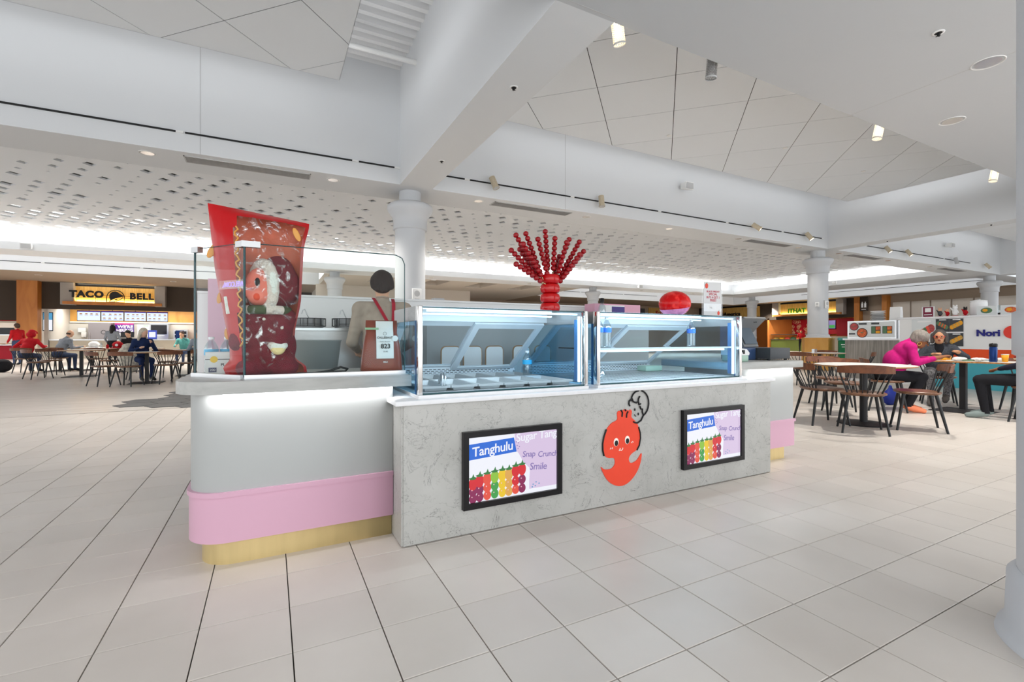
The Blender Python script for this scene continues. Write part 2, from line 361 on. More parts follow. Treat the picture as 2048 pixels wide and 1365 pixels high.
# hung panels: 4 ft boards laid at 45 degrees, clipped to the panel outline
def clip(poly, a, b, c):
    out = []
    for i in range(len(poly)):
        p, q = poly[i], poly[(i+1) % len(poly)]; dp = a*p[0]+b*p[1]-c; dq = a*q[0]+b*q[1]-c
        if dp <= 0: out.append(p)
        if dp*dq < 0: t = dp/(dp-dq); out.append((p[0]+t*(q[0]-p[0]), p[1]+t*(q[1]-p[1])))
    return out
S2 = math.sqrt(0.5)
def hung_panel(u0, u1, v0, v1, offA, offB):
    MB().box(u0+.004, u1-.004, v0+.004, v1-.004, 5.207, 5.28).build('panel_backing', 'dark_gap', ceiling)
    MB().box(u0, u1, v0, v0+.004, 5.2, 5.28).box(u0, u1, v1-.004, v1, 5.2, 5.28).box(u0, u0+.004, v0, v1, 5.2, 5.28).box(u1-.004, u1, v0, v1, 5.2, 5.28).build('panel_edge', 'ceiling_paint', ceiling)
    P4 = 1.22; g = 0.006
    for i in range(-20, 30):
        for j in range(-20, 30):
            # family A lines: -S2 x + S2 y = offA + i*P4 ; family B: S2 x + S2 y = offB + j*P4
            a0 = offA+i*P4+g; a1 = offA+(i+1)*P4-g; b0 = offB+j*P4+g; b1 = offB+(j+1)*P4-g
            pts = [((b-a)*S2, (a+b)*S2) for a, b in ((a0, b0), (a0, b1), (a1, b1), (a1, b0))]
            for cc in ((-1, 0, -u0), (1, 0, u1), (0, -1, -v0), (0, 1, v1)):
                pts = clip(pts, *cc)
                if len(pts) < 3: break
            if len(pts) < 3: continue
            ar = abs(sum(pts[k][0]*pts[(k+1) % len(pts)][1]-pts[(k+1) % len(pts)][0]*pts[k][1] for k in range(len(pts))))/2
            if ar < 0.004: continue
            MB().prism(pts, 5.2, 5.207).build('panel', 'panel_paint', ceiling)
hung_panel(3.9, 15.47, 4.5, 7.93, -0.21, 7.76)
hung_panel(-11.0, 0.98, 4.5, 7.91, 5.40, 4.65)
hung_panel(17.95, 29.2, 4.5, 7.93, -0.21, 7.76)

# ------------------------------------------------------------------ perforated ceiling beyond the first beam
mat('perf_paint', (0.90, 0.925, 0.95), 0.7)
mat('plenum', (0.30, 0.30, 0.30), 0.9)
perf = MB(); DU, DV = 0.48, 0.50; V1p, U1p = 21.95, 28.55; ZP = 4.72
def zperf(u, v): return ZP
rng = random.Random(3)
i0 = int((-18)/DU)
for j in range(0, 24):
    for i in range(-40, 60):
        u0 = i*DU+(DU/2 if j % 2 else 0); v0 = 10.0+j*DV
        if u0+DU > U1p: continue
        v1_ = v0+DV
        if v0 >= V1p-0.25: continue
        uc, vc = u0+DU/2, v0+DV/2
        edge = min(V1p-vc, U1p-uc)
        grow = min(1.0, max(0.0, (vc-10.6)/1.5))*min(1, max(0, (edge-0.4)/0.5))
        s = grow*(rng.choice([0.0, 0.3, 0.5, 0.8, 1.0, 1.1]) if edge > 3.5 else rng.choice([0.3, 0.7, 1.0, 1.0, 0.9]))
        gg = min(1, max(0, (vc-10.4)/9.0)); hu, hv = (0.085+.13*gg)*s, (0.10+.14*gg)*s
        c4 = [(u0, v0, ZP), (u0+DU, v0, ZP), (u0+DU, v1_, ZP), (u0, v1_, ZP)]
        if s < 0.12: perf.add(c4, [(0, 3, 2, 1)]); continue
        m4 = [(uc, v0, ZP), (u0+DU, vc, ZP), (uc, v1_, ZP), (u0, vc, ZP)]
        d4 = [(uc, vc-hv, ZP), (uc+hu, vc, ZP), (uc, vc+hv, ZP), (uc-hu, vc, ZP)]
        t4 = [(x, y, ZP+.04) for x, y, z in d4]
        perf.add(c4+m4+d4+t4, [(k, 4+(k+3) % 4, 8+(k+3) % 4, 8+k, 4+k) for k in range(4)]+[(8+k, 8+(k+1) % 4, 12+(k+1) % 4, 12+k) for k in range(4)])
perf.build('perforated_sheet', 'perf_paint', ceiling)
MB().box(-20, 29, 10.0, 22.05, 5.15, 5.3).build('plenum_lid', 'plenum', ceiling)
# trough and fascia at the far side and at the right side
MB().box(-20, 28.05, 21.4, 21.45, ZC, 4.29).box(-20, 28.4, 21.45, 22.9, ZC, 4.08).box(-20, 28.6, 22.0, 22.9, 4.08, 5.3).build('soffit_beam', 'coffer_paint', ceiling)
MB().box(28.0, 28.05, 10.0, 21.45, ZC, 4.29).box(28.05, 30.8, 10.0, 22.9, ZC, 4.08).box(28.6, 30.8, 10.0, 22.9, 4.08, 5.3).build('soffit_beam', 'coffer_paint', ceiling)
# second coffer ring and the brown soffit in front of the storefronts
MB().box(-20, 2.4, 28.0, 28.1, ZC, 5.4).box(16.4, 36.6, 28.0, 28.1, ZC, 5.4).box(36.6, 36.7, 9, 28.1, ZC, 5.4).box(-20, 36.7, 22.9, 28.1, 5.4, 5.5).box(30.8, 36.7, 9, 23, 5.4, 5.5).build('coffer_wall', 'coffer_paint', ceiling)
MB().box(-20, 2.4, 28.06, 36, ZC-.01, ZC+.02).box(16.4, 42, 28.06, 36, ZC-.01, ZC+.02).box(36.66, 42, 4, 28.06, ZC-.01, ZC+.02).build('storefront_soffit', 'tan_paint', ceiling)
# entrance corridor with slot recesses between the two middle columns
mb = MB(); slots = [(4.5, 5.5), (7.25, 8.3), (9.95, 11.0), (12.7, 13.7)]
edges_u = [2.4]+[q for s_ in slots for q in s_]+[16.4]
for a, b in zip(edges_u[0::2], edges_u[1::2]): mb.box(a, b, 22.9, 42, ZC, ZC+.3)
for a, b in slots: mb.box(a, b, 22.9, 23.0, ZC, ZC+.3); mb.box(a, b, 25.4, 42, ZC, ZC+.3)
mb.build('corridor_ceiling', 'beige_paint', ceiling)
mb = MB()
for a, b in slots: mb.box(a-.05, b+.05, 22.9, 25.5, ZC+.75, ZC+.8); mb.box(a-.05, a, 23.0, 25.4, ZC+.3, ZC+.8); mb.box(b, b+.05, 23.0, 25.4, ZC+.3, ZC+.8)
mb.build('slot_recess', 'tan_paint', ceiling)
strip('cove_light_far2', (-16, 26.2, 4.9), (2, 26.2, 4.9), (0, 1, -0.15), 0.2, 75, CW)
strip('cove_light_far3', (17, 26.2, 4.9), (34, 26.2, 4.9), (0, 1, -0.15), 0.2, 60, CW)
strip('cove_light_right2', (34.8, 10, 4.9), (34.8, 26, 4.9), (1, 0, -0.15), 0.2, 60, CW)

# ------------------------------------------------------------------ columns
def column(loc, label, base='none'):
    t = thing('column', label, 'column', loc, group=None)
    MB().cyl((0, 0, 3.74), (0, 0, ZC), 0.215, n=32).build('neck', 'column_paint', t)
    MB().lathe([(0.20, 3.775), (0.40, 3.775), (0.445, 3.74), (0.455, 3.69), (0.44, 3.635), (0.40, 3.575), (0.36, 3.52), (0.338, 3.46), (0.33, 3.31), (0.338, 3.285), (0.336, 3.26), (0.30, 3.25)], n=40).build('capital', 'column_paint', t)
    z0 = 1.2 if base == 'wood' else 0.0
    MB().cyl((0, 0, z0), (0, 0, 3.26), 0.302, n=40, caps=False).build('shaft', 'column_paint', t)
    if base == 'wood':
        MB().lathe([(0.30, 1.20), (0.335, 1.19), (0.345, 1.16), (0.34, 1.13), (0.37, 1.12), (0.385, 1.09)], n=40).build('moulding', 'column_paint', t)
        pts = [(0.475*math.cos(math.radians(22.5+45*k)), 0.475*math.sin(math.radians(22.5+45*k))) for k in range(8)]
        MB().prism(pts, 0, 1.05).build('wood_base', 'oak_light', t)
        MB().prism([(x*1.03, y*1.03) for x, y in pts], 1.05, 1.09).build('wood_cap', 'oak_light', t)
    else:
        MB().lathe([(0.36, 0), (0.355, 0.02), (0.333, 0.04), (0.328, 0.22), (0.315, 0.235), (0.303, 0.245)], n=48).build('base', 'column_paint', t)
        MB().lathe([(0.303, 1.02), (0.314, 1.025), (0.314, 1.18), (0.303, 1.185)], n=48).build('collar', 'column_paint', t)
    return t
colA = column((2.52, 9.40, 0), 'white round column rising behind the kiosk worker', 'plain')
colB = column((16.55, 9.40, 0), 'white round column on an orange wood base beside the green bin', 'wood')
column((30.4, 9.4, 0), 'white round column standing behind the sushi counter at far right', 'plain')
column((2.55, 0.40, 0), 'near white round column cut by the right edge of the picture', 'plain')
column((31.0, 22.2, 0), 'far white round column left of the green lettered sign', 'plain')
column((16.7, 22.1, 0), 'far white round column behind the clear sanitizer bottle', 'plain')
column((2.55, 22.2, 0), 'far white round column seen through the glass screen', 'plain')
# small wall fixtures on columns
def plate(loc, rz, label, cat, s=1.0):
    t = thing('wall_plate', label, cat, loc, rz)
    MB().rbox(-.10*s, .10*s, -.03, .0, -.13*s, .13*s, .008).build('housing', 'white_paint', t)
    MB().cyl((0, -.034, .03*s), (0, -.03, .03*s), .06*s, n=20).build('dial', 'grey_plastic', t)
    MB().box(-.05*s, .05*s, -.032, -.03, -.10*s, -.07*s).build('label_strip', 'grey_plastic', t)
plate((2.52+.302*math.sin(math.radians(9)), 9.40-.302*math.cos(math.radians(9)), 1.93), math.radians(9), 'white sounder plate on the column behind the kiosk worker', 'wall plate')
plate((16.55-.05, 9.40-.305, 2.2), 0.0, 'white sounder plate on the column with the wood base', 'wall plate')
plate((16.55-.3, 9.25, 2.2), math.radians(-60), 'small white box on the side of the wood based column', 'wall plate', 0.6)

# ------------------------------------------------------------------ ceiling fixtures
def spot(loc, direction, power, angle=90, blend=0.6, color=(1, 0.95, 0.88)):
    d = bpy.data.lights.new('lamp', 'SPOT'); d.energy = power; d.spot_size = math.radians(angle); d.spot_blend = blend; d.color = color; d.shadow_soft_size = 0.08
    o = bpy.data.objects.new('lamp', d); COL.objects.link(o); o.location = loc; o.rotation_euler = Vector(direction).to_track_quat('-Z', 'Y').to_euler(); return o
def downlight(x, y, label, r=0.105, on=True, z=ZC, power=300):
    t = thing('downlight', label, 'downlight', (x, y, z), group='recessed downlights')
    MB().lathe([(r*0.82, 0.004), (r, 0.002), (r*1.08, -0.008), (r*1.12, -0.002), (r*1.12, 0.004)], n=24).build('trim_ring', 'white_paint', t)
    MB().lathe([(r*0.45, 0.06), (r*0.86, -0.004)], n=24).build('reflector', 'chrome', t)
    MB().cyl((0, 0, -0.003), (0, 0, -0.0005), r*0.62, n=20).build('lens', 'lamp_lens_dim' if on else 'grey_plastic', t)
    if on: spot((x, y, z-.03), (0, 0, -1), power, 110)
for x, l in ((-1.74, 'recessed ceiling downlight left of the long slotted vent'), (1.04, 'recessed ceiling downlight between the slotted vent and the kiosk column'),
             (3.98, 'recessed ceiling downlight just right of the kiosk column, before the second vent'), (6.82, 'recessed ceiling downlight above the candied fruit skewers'),
             (9.55, 'recessed ceiling downlight on the beam above the red candy ball'), (12.35, 'recessed ceiling downlight left of the third slotted vent'), (15.3, 'recessed ceiling downlight right of the third slotted vent'),
             (17.6, 'recessed ceiling downlight right of the wood based column'), (20.9, 'recessed ceiling downlight right of the fourth slotted vent'), (24.2, 'recessed ceiling downlight near the far sushi column')):
    downlight(x, 9.29, l, power=60 if 14 < x < 19 else 270)
downlight(6.82, 2.12, 'large recessed downlight in the top right ceiling slab', 0.125)
downlight(8.21, 2.91, 'recessed downlight with ribbed reflector near the right coffer edge', 0.125)
for x, y, l in ((-8.5, 22.2, 'downlight under the far left fascia'), (-4.0, 22.2, 'downlight under the fascia above the dining tables'), (-9.6, 29.5, 'downlight in the brown soffit above the wood pilaster'), (-4.5, 29.8, 'downlight in the brown soffit right of the yellow lit sign'),
                (0.6, 22.2, 'downlight under the far fascia left of the column behind the glass'), (7.0, 22.2, 'downlight under the far fascia behind the left display case'), (12.5, 22.2, 'downlight under the far fascia behind the skewers'), (20.5, 22.2, 'downlight under the far fascia above the red candy ball'), (25.0, 22.2, 'downlight under the far fascia behind the acrylic sign'),  # this row is added fill, bouncing off the floor to brighten the perforated ceiling
                (37.0, 25.2, 'downlight in the brown soffit by the green lettered sign')):
    downlight(x, y, l, 0.12, True, ZC-.01 if y > 23 else ZC, 800)
def sprinkler(x, y, label):
    t = thing('sprinkler_head', label, 'sprinkler', (x, y, ZC), group='ceiling sprinklers')
    MB().lathe([(0.05, 0.0), (0.05, -0.006), (0.03, -0.008), (0.03, 0)], n=20).build('escutcheon', 'white_paint', t)
    MB().cyl((0, 0, -.03), (0, 0, 0), .012).box(-.02, .02, -.004, .004, -.035, -.03).box(-.004, .004, -.02, .02, -.035, -.03).build('head', 'black_paint', t)
    MB().cyl((0, 0, -.0085), (0, 0, -.008), .03, n=20).build('recess', 'black_paint', t)
for x, y, l in ((5.72, 2.13, 'black sprinkler head in the top right ceiling slab'), (2.54, 4.88, 'black sprinkler head halfway along the big beam'), (2.53, 7.46, 'black sprinkler head on the beam nearest the column'), (16.6, 5.1, 'black sprinkler head on the far right beam'), (16.6, 7.4, 'black sprinkler head on the right beam near the wood based column')):
    sprinkler(x, y, l)
def vent(x0, x1, y0, y1, label, n=9):
    t = thing('air_vent', label, 'vent', ((x0+x1)/2, (y0+y1)/2, ZC), group='slotted ceiling vents'); w = (x1-x0)/2; h = (y1-y0)/2
    MB().box(-w, w, -h, -h+.018, -.012, .002).box(-w, w, h-.018, h, -.012, .002).box(-w, -w+.018, -h, h, -.012, .002).box(w-.018, w, -h, h, -.012, .002).build('frame', 'grey_plastic', t)
    MB().box(-w+.01, w-.01, -h+.01, h-.01, -.003, -.001).build('duct', 'dark_gap', t)
    sl = MB().box(-w+.015, w-.015, -.006, .006, -.011, -.004).mesh('slat', 'steel_brushed')
    for k in range(n): link('slat', sl, t, (0, -h+.03+(2*h-.06)*k/(n-1), 0))
vent(-1.25, 0.65, 9.13, 9.45, 'long slotted air vent in the beam left of the kiosk column')
vent(4.3, 6.3, 9.13, 9.43, 'long slotted air vent right of the kiosk column')
vent(12.75, 14.75, 9.13, 9.43, 'slotted air vent near the wood based column')
vent(18.2, 20.2, 9.13, 9.43, 'slotted air vent right of the wood based column')
vent(25.2, 27.2, 9.13, 9.43, 'slotted air vent near the far right sushi column')
mat('track_black', (0.01, 0.01, 0.01), 0.5)
def track(segs, v, z, label, along='u', face=-1):
    t = thing('light_track', label, 'light track', (0, 0, 0), group='wall light tracks')
    for a, b in segs:
        if along == 'u': MB().box(a, b, v+face*.022, v, z-.012, z+.012).build('rail', 'track_black', t); MB().box(b-.02, b+.08, v+face*.026, v, z-.016, z+.016).build('connector', 'white_paint', t)
        else: MB().box(v+face*.022, v, a, b, z-.012, z+.012).build('rail', 'track_black', t)
track([(-9.5, -6.0), (-5.9, -1.3), (-1.2, 1.35), (1.45, 2.12)], 8.97, 4.335, 'black light track on the left coffer wall')
track([(3.05, 3.55), (3.65, 6.15), (6.25, 8.85), (8.95, 11.4), (11.5, 13.9), (14.0, 16.0)], 8.97, 4.335, 'black light track on the wall of the middle coffer')
track([(17.2, 18.6), (18.7, 21.5), (21.6, 24.5), (24.6, 27)], 8.97, 4.335, 'black light track on the coffer wall right of the wood based column')
track([(-14, -9), (-8.9, -5.5), (-5.4, -1)], 28.0, 4.42, 'far black light track above the yellow lit sign')
track([(17.5, 20), (20.1, 24.0), (24.1, 27.5)], 28.0, 4.42, 'far black light track above the red candy ball')
track([(10, 13), (13.1, 17), (17.1, 22)], 36.6, 4.42, 'far black light track above the restroom sign', 'v')
def track_head(loc, aim, label, r=0.065, h=0.26, glow=True, body='lamp_beige'):
    t = thing('spotlight', label, 'spotlight', loc, group='track spotlights')
    ax = Vector(aim).normalized(); q = ax.to_track_quat('Z', 'Y').to_matrix().to_4x4()
    MB().cyl((0, 0, -h*.5), (0, 0, h*.42), r, n=18, caps=False).cyl((0, 0, -h*.52), (0, 0, -h*.45), r*.8, n=18).xf(q).build('body', body, t)
    MB().cyl((0, 0, h*.40), (0, 0, h*.5), r*1.12, n=18, caps=False).xf(q).build('rim', 'lamp_beige' if body == 'lamp_beige' else 'grey_plastic', t)
    MB().cyl((0, 0, h*.44), (0, 0, h*.46), r*1.05, n=18).xf(q).build('lens', 'lamp_lens' if glow else 'grey_plastic', t)
    MB().cyl((0, 0, 0), (-.02, .09, .0), .012).build('bracket', 'white_paint', t)
    if glow: spot(Vector(loc)+ax*(h*.52), aim, 60, 60)
track_head((4.12, 8.80, 4.30), (0.25, -0.3, -0.9), 'beige track spotlight nearest the kiosk column', glow=False)
track_head((6.90, 8.80, 4.29), (0.0, -0.15, -1), 'beige track spotlight above the candied fruit skewers', glow=False)
track_head((12.5, 8.80, 4.30), (0.45, -0.6, -0.6), 'lit beige spotlight on the middle track, left one of the close pair')
track_head((15.04, 8.80, 4.28), (0.25, -0.5, -0.8), 'lit beige spotlight on the middle track, right one of the close pair')
for x, l in ((19.8, 'left'), (21.3, 'second')):
    track_head((x, 8.80, 4.28), (0.2, -0.5, -0.8), 'lit spotlight right of the wood based column, %s of the pair' % l)
track_head((25.2, 8.80, 4.28), (0.0, -0.2, -1), 'grey unlit spotlight on the right coffer track', glow=False, body='grey_plastic')
track_head((28.3, 8.80, 4.28), (0.3, -0.5, -0.7), 'lit spotlight furthest along the right coffer track')
# perforated can lights hung on the near coffer edge
mat('perf_can', (0.35, 0.34, 0.33), 0.4, metal=0.6)
def can_light(x, aim, label, warm):
    t = thing('can_light', label, 'spotlight', (x, 3.56, 4.06), group='perforated can lights')
    q = Vector(aim).normalized().to_track_quat('Z', 'Y').to_matrix().to_4x4(); r = 0.058; mb = MB(); n = 22; m_ = 12; h0, h1 = -.1, .12
    for j in range(m_):       # expanded-metal mesh as small open diamonds
        for k in range(n):
            for dk in (0.5, -0.5):
                a0 = 2*math.pi*(k+(0.5 if j % 2 else 0))/n; a1 = a0+2*math.pi*dk/n; z0 = h0+(h1-h0)*j/m_; z1 = h0+(h1-h0)*(j+1)/m_; w = .006
                mb.quad((r*math.cos(a0), r*math.sin(a0), z0), (r*math.cos(a0+w/r), r*math.sin(a0+w/r), z0), (r*math.cos(a1+w/r), r*math.sin(a1+w/r), z1), (r*math.cos(a1), r*math.sin(a1), z1))
    mb.xf(q).build('mesh_shade', 'lamp_mesh_warm' if warm else 'perf_can', t)
    MB().cyl((0, 0, .11), (0, 0, .128), r*1.02, n=22, caps=False).xf(q).build('rim', 'grey_plastic', t); MB().cyl((0, 0, -.11), (0, 0, -.09), r, n=22).xf(q).build('cap', 'grey_plastic', t)
    MB().cyl((0, 0, -.08), (0, 0, .05), r*.55, n=14).xf(q).build('lamp', 'lamp_lens' if warm else 'grey_plastic', t)
    MB().cyl((0, 0, 0), (0, -.1, .08), .01).build('bracket', 'white_paint', t)
can_light(2.99, (0.25, 0.1, -1), 'glowing perforated can light at the beam and slab corner', True)
can_light(4.30, (0.0, 0.1, -1), 'dark perforated can light on the near coffer edge', False)
can_light(7.75, (-0.2, 0.1, -1), 'glowing perforated can light on the right coffer edge', True)
can_light(11.72, (-0.2, 0.1, -1), 'glowing perforated can light beside the near right column', True)
def speaker_box(loc, label, rz=0):
    t = thing('ceiling_speaker', label, 'speaker', loc, rz, group='small wall speakers')
    MB().add([(-.14, -.2, -.10), (.14, -.2, -.10), (.11, 0, -.05), (-.11, 0, -.05), (-.14, -.22, .09), (.14, -.22, .09), (.11, 0, .08), (-.11, 0, .08)], [(0,3,2,1),(4,5,6,7),(0,1,5,4),(1,2,6,5),(2,3,7,6),(3,0,4,7)]).build('cabinet', 'white_paint', t)
    MB().box(-.12, .12, -.222, -.212, -.08, .07).build('grille', 'grey_plastic', t)
    MB().cyl((0, 0, 0), (0, .08, .03), .02).build('bracket', 'white_paint', t)
speaker_box((9.66, 8.89, 5.04), 'white speaker box on the middle coffer wall')
speaker_box((24.6, 8.89, 4.85), 'white speaker box on the right coffer wall')
speaker_box((-7.2, 21.36, 4.13), 'white speaker box on the far left fascia')
speaker_box((6.2, 21.36, 4.13), 'white speaker box on the far fascia behind the display case')
speaker_box((19.5, 21.36, 4.13), 'white speaker box on the far fascia above the red candy ball')
speaker_box((27.95, 15.0, 4.16), 'white speaker box on the right fascia beside the wood based column', math.radians(90))
for x, y in ((7.2, 7.0), (9.9, 6.3), (13.0, 6.3)):
    MB().cyl((0, 0, -.008), (0, 0, 0), .05, n=20).build('smoke_detector', 'white_paint', None, (x, y, 5.2), label={7.2: 'small white disc detector on the hung panel, nearest the big beam', 9.9: 'small white disc detector near the middle of the hung panel', 13.0: 'small white disc detector at the far right of the hung panel'}[x], cat='detector', group='disc detectors on the middle panel')
# ================================================================== KIOSK
m, N, L, B = nmat('marble')
tc = N.new('ShaderNodeTexCoord')
def vein(scale, dist, w0, w1, seed):
    n_ = N.new('ShaderNodeTexNoise'); n_.inputs['Scale'].default_value = scale; n_.inputs['Detail'].default_value = 7; n_.inputs['Roughness'].default_value = 0.62; n_.inputs['Distortion'].default_value = dist
    mp_ = N.new('ShaderNodeMapping'); mp_.inputs['Location'].default_value = (seed, seed*1.7, seed*.3); L.new(tc.outputs['Object'], mp_.inputs[0]); L.new(mp_.outputs[0], n_.inputs['Vector'])
    s_ = N.new('ShaderNodeMath'); s_.operation = 'SUBTRACT'; s_.inputs[1].default_value = 0.5; L.new(n_.outputs['Fac'], s_.inputs[0])
    a_ = N.new('ShaderNodeMath'); a_.operation = 'ABSOLUTE'; L.new(s_.outputs[0], a_.inputs[0])
    r_ = N.new('ShaderNodeMapRange'); r_.inputs[1].default_value = w0; r_.inputs[2].default_value = w1; r_.inputs[3].default_value = 1; r_.inputs[4].default_value = 0; L.new(a_.outputs[0], r_.inputs[0]); return r_
v1 = vein(3.6, 1.8, 0.0, 0.006, 3.1); v2 = vein(8.5, 1.2, 0.0, 0.006, 9.2)
msk = N.new('ShaderNodeTexNoise'); msk.inputs['Scale'].default_value = 9; L.new(tc.outputs['Object'], msk.inputs['Vector'])
mk = N.new('ShaderNodeMapRange'); mk.inputs[1].default_value = 0.42; mk.inputs[2].default_value = 0.56; L.new(msk.outputs['Fac'], mk.inputs[0])
mu = N.new('ShaderNodeMath'); mu.operation = 'MULTIPLY'; L.new(v1.outputs[0], mu.inputs[0]); L.new(mk.outputs[0], mu.inputs[1])
mx = N.new('ShaderNodeMath'); mx.operation = 'MAXIMUM'; L.new(mu.outputs[0], mx.inputs[0])
m2 = N.new('ShaderNodeMath'); m2.operation = 'MULTIPLY'; m2.inputs[1].default_value = 0.6; L.new(v2.outputs[0], m2.inputs[0]); L.new(m2.outputs[0], mx.inputs[1])
cl = N.new('ShaderNodeTexNoise'); cl.inputs['Scale'].default_value = 4; cl.inputs['Detail'].default_value = 8; L.new(tc.outputs['Object'], cl.inputs['Vector'])
cr = N.new('ShaderNodeValToRGB'); cr.color_ramp.elements[0].color = (0.41, 0.405, 0.38, 1); cr.color_ramp.elements[1].color = (0.485, 0.48, 0.455, 1); cr.color_ramp.elements[0].position = .35; cr.color_ramp.elements[1].position = .65; L.new(cl.outputs['Fac'], cr.inputs[0])
mixc = N.new('ShaderNodeMixRGB'); mixc.inputs[2].default_value = (0.11, 0.105, 0.10, 1)
fm = N.new('ShaderNodeMath'); fm.operation = 'MULTIPLY'; fm.inputs[1].default_value = 0.95; L.new(mx.outputs[0], fm.inputs[0])
L.new(fm.outputs[0], mixc.inputs[0]); L.new(cr.outputs[0], mixc.inputs[1]); L.new(mixc.outputs[0], B.inputs['Base Color']); B.inputs['Roughness'].default_value = 0.4
mat('quartz_white', (0.80, 0.80, 0.81), 0.25, noise=0.03, nscale=30)
mat('worktop_grey', (0.42, 0.42, 0.40), 0.35, noise=0.10, nscale=6, stretch=(1, 6, 6))
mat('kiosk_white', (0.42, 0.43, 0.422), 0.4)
mat('kiosk_pink', (0.66, 0.39, 0.50), 0.4)
mat('brass', (0.72, 0.57, 0.28), 0.33, metal=0.6, noise=0.05, nscale=20, stretch=(1, 1, 0.1))
mat('led_white', (1, 1, 1), 0.5, emit=(0.93, 0.97, 1.0), estr=5)
mat('led_blue', (0.8, 0.92, 1), 0.5, emit=(0.62, 0.85, 1.0), estr=2.2)
glassmat('glass_clear', (0.955, 0.978, 0.97), 0.004)
mat('fridge_steel', (0.42, 0.42, 0.42), 0.3, metal=0.9)
glassmat('glass_case', (0.92, 0.968, 0.99), 0.006)
glassmat('glass_side', (0.70, 0.86, 0.95), 0.03)
mat('glass_edge', (0.01, 0.06, 0.07), 0.2)
mat('frame_pale', (0.74, 0.80, 0.84), 0.3)
mat('case_blue', (0.02, 0.10, 0.25), 0.3)
mat('case_pale', (0.72, 0.76, 0.78), 0.35)
mat('pan_steel', (0.46, 0.48, 0.49), 0.45, metal=0.25)

# low marble counter that carries the display cases
t = thing('display_counter', 'low marbled counter front with two framed screens and a red fruit emblem', 'counter', (0, 0, 0))
MB().box(0.615, 3.58, 2.425, 3.50, 0.012, 0.735).build('body', 'white_paint', t)
MB().box(0.61, 3.585, 2.405, 2.425, 0.006, 0.735).build('marble_panel', 'marble', t)
MB().box(0.600, 0.615, 2.412, 3.50, 0.006, 0.735).build('side_panel', 'marble', t)
MB().box(3.58, 3.595, 2.412, 2.60, 0.006, 0.735).build('side_panel', 'marble', t)
MB().box(0.62, 3.57, 2.418, 3.4, 0.0, 0.012).build('plinth', 'dark_gap', t)
MB().rbox(0.565, 3.625, 2.385, 3.52, 0.735, 0.760, 0.004).build('top_slab', 'quartz_white', t)

# service counter: white face, pink band, brass toe-kick, grey worktop; wraps both ends
def counter_outline(u0, u1, vf, r, vb, right_round=False):
    pts = [(u1, vb), (u0, vb)]
    for i in range(13): a = math.pi+math.pi/2*i/12; pts.append((u0+r+r*math.cos(a), vf+r+r*math.sin(a)))
    pts.append((u1, vf)); return pts
t = thing('service_counter', 'white counter with pink band and brass base, rounded left end of the kiosk', 'counter', (0, 0, 0))
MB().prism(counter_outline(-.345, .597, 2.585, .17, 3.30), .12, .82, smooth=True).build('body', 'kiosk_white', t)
MB().prism(counter_outline(-.352, .597, 2.578, .175, 3.30), .118, .335, smooth=True).build('pink_band', 'kiosk_pink', t)
MB().prism(counter_outline(-.360, .597, 2.570, .18, 3.30), .335, .358, smooth=True).build('pink_trim', 'kiosk_pink', t)
MB().prism(counter_outline(-.300, .597, 2.615, .15, 3.30), 0, .12, smooth=True).build('toe_kick', 'brass', t)
MB().prism(counter_outline(-.405, .690, 2.545, .21, 3.30), .822, .882, smooth=True).build('worktop', 'worktop_grey', t)
MB().box(-.2, .59, 2.560, 2.572, .816, .822).build('led_strip', 'led_white', t)
strip('counter_glow', (-.28, 2.566, .814), (.60, 2.566, .814), (0, .25, -1), .012, 1.2, (1, 1, 1))
t = thing('checkout_counter', 'white counter with pink band at the right end of the kiosk, under the till', 'counter', (0, 0, 0))
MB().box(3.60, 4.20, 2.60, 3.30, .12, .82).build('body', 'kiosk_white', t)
MB().box(3.60, 4.205, 2.593, 3.30, .118, .335).build('pink_band', 'kiosk_pink', t)
MB().box(3.60, 4.215, 2.585, 3.30, .335, .358).build('pink_trim', 'kiosk_pink', t)
MB().box(3.60, 4.13, 2.64, 3.30, 0, .12).build('toe_kick', 'brass', t)
MB().rbox(3.33, 4.28, 2.555, 3.34, .822, .882, .006).build('worktop', 'worktop_grey', t)
strip('counter_glow', (3.42, 2.58, .814), (4.19, 2.58, .814), (0, .25, -1), .012, 1.1, (1, 1, 1))
# back run of the kiosk
t = thing('kiosk_back_wall', 'white back panel of the kiosk with a pink end post', 'panel', (0, 0, 0))
MB().box(-.58, 4.22, 5.0, 5.06, 0, 1.485).build('panel', 'white_paint', t)
MB().box(-.58, 4.22, 4.985, 5.075, 1.485, 1.505).build('cap_rail', 'white_paint', t)
MB().box(-.49, -.35, 4.90, 4.984, 0, 1.61).build('pink_post', 'kiosk_pink', t)
for x in (1.66,): MB().box(x-.06, x+.06, 4.98, 5.08, 1.505, 1.525).build('clip', 'grey_plastic', t)
t = thing('prep_cabinet', 'stainless prep cabinet with pots on top behind the glass screen', 'cabinet', (0, 0, 0))
MB().box(-.30, .80, 4.42, 4.97, 0, 1.15).build('body', 'steel_brushed', t)
MB().box(-.32, .82, 4.40, 4.98, 1.15, 1.172).build('top', 'steel', t)
for x0, x1 in ((-.29, .24), (.26, .79)):
    d = MB().box(x0, x1, 4.405, 4.42, .12, 1.08).build('door', 'steel_brushed', t); MB().cyl((x1-.04, 4.39, .5), (x1-.04, 4.39, .8), .008).build('handle', 'steel', d)
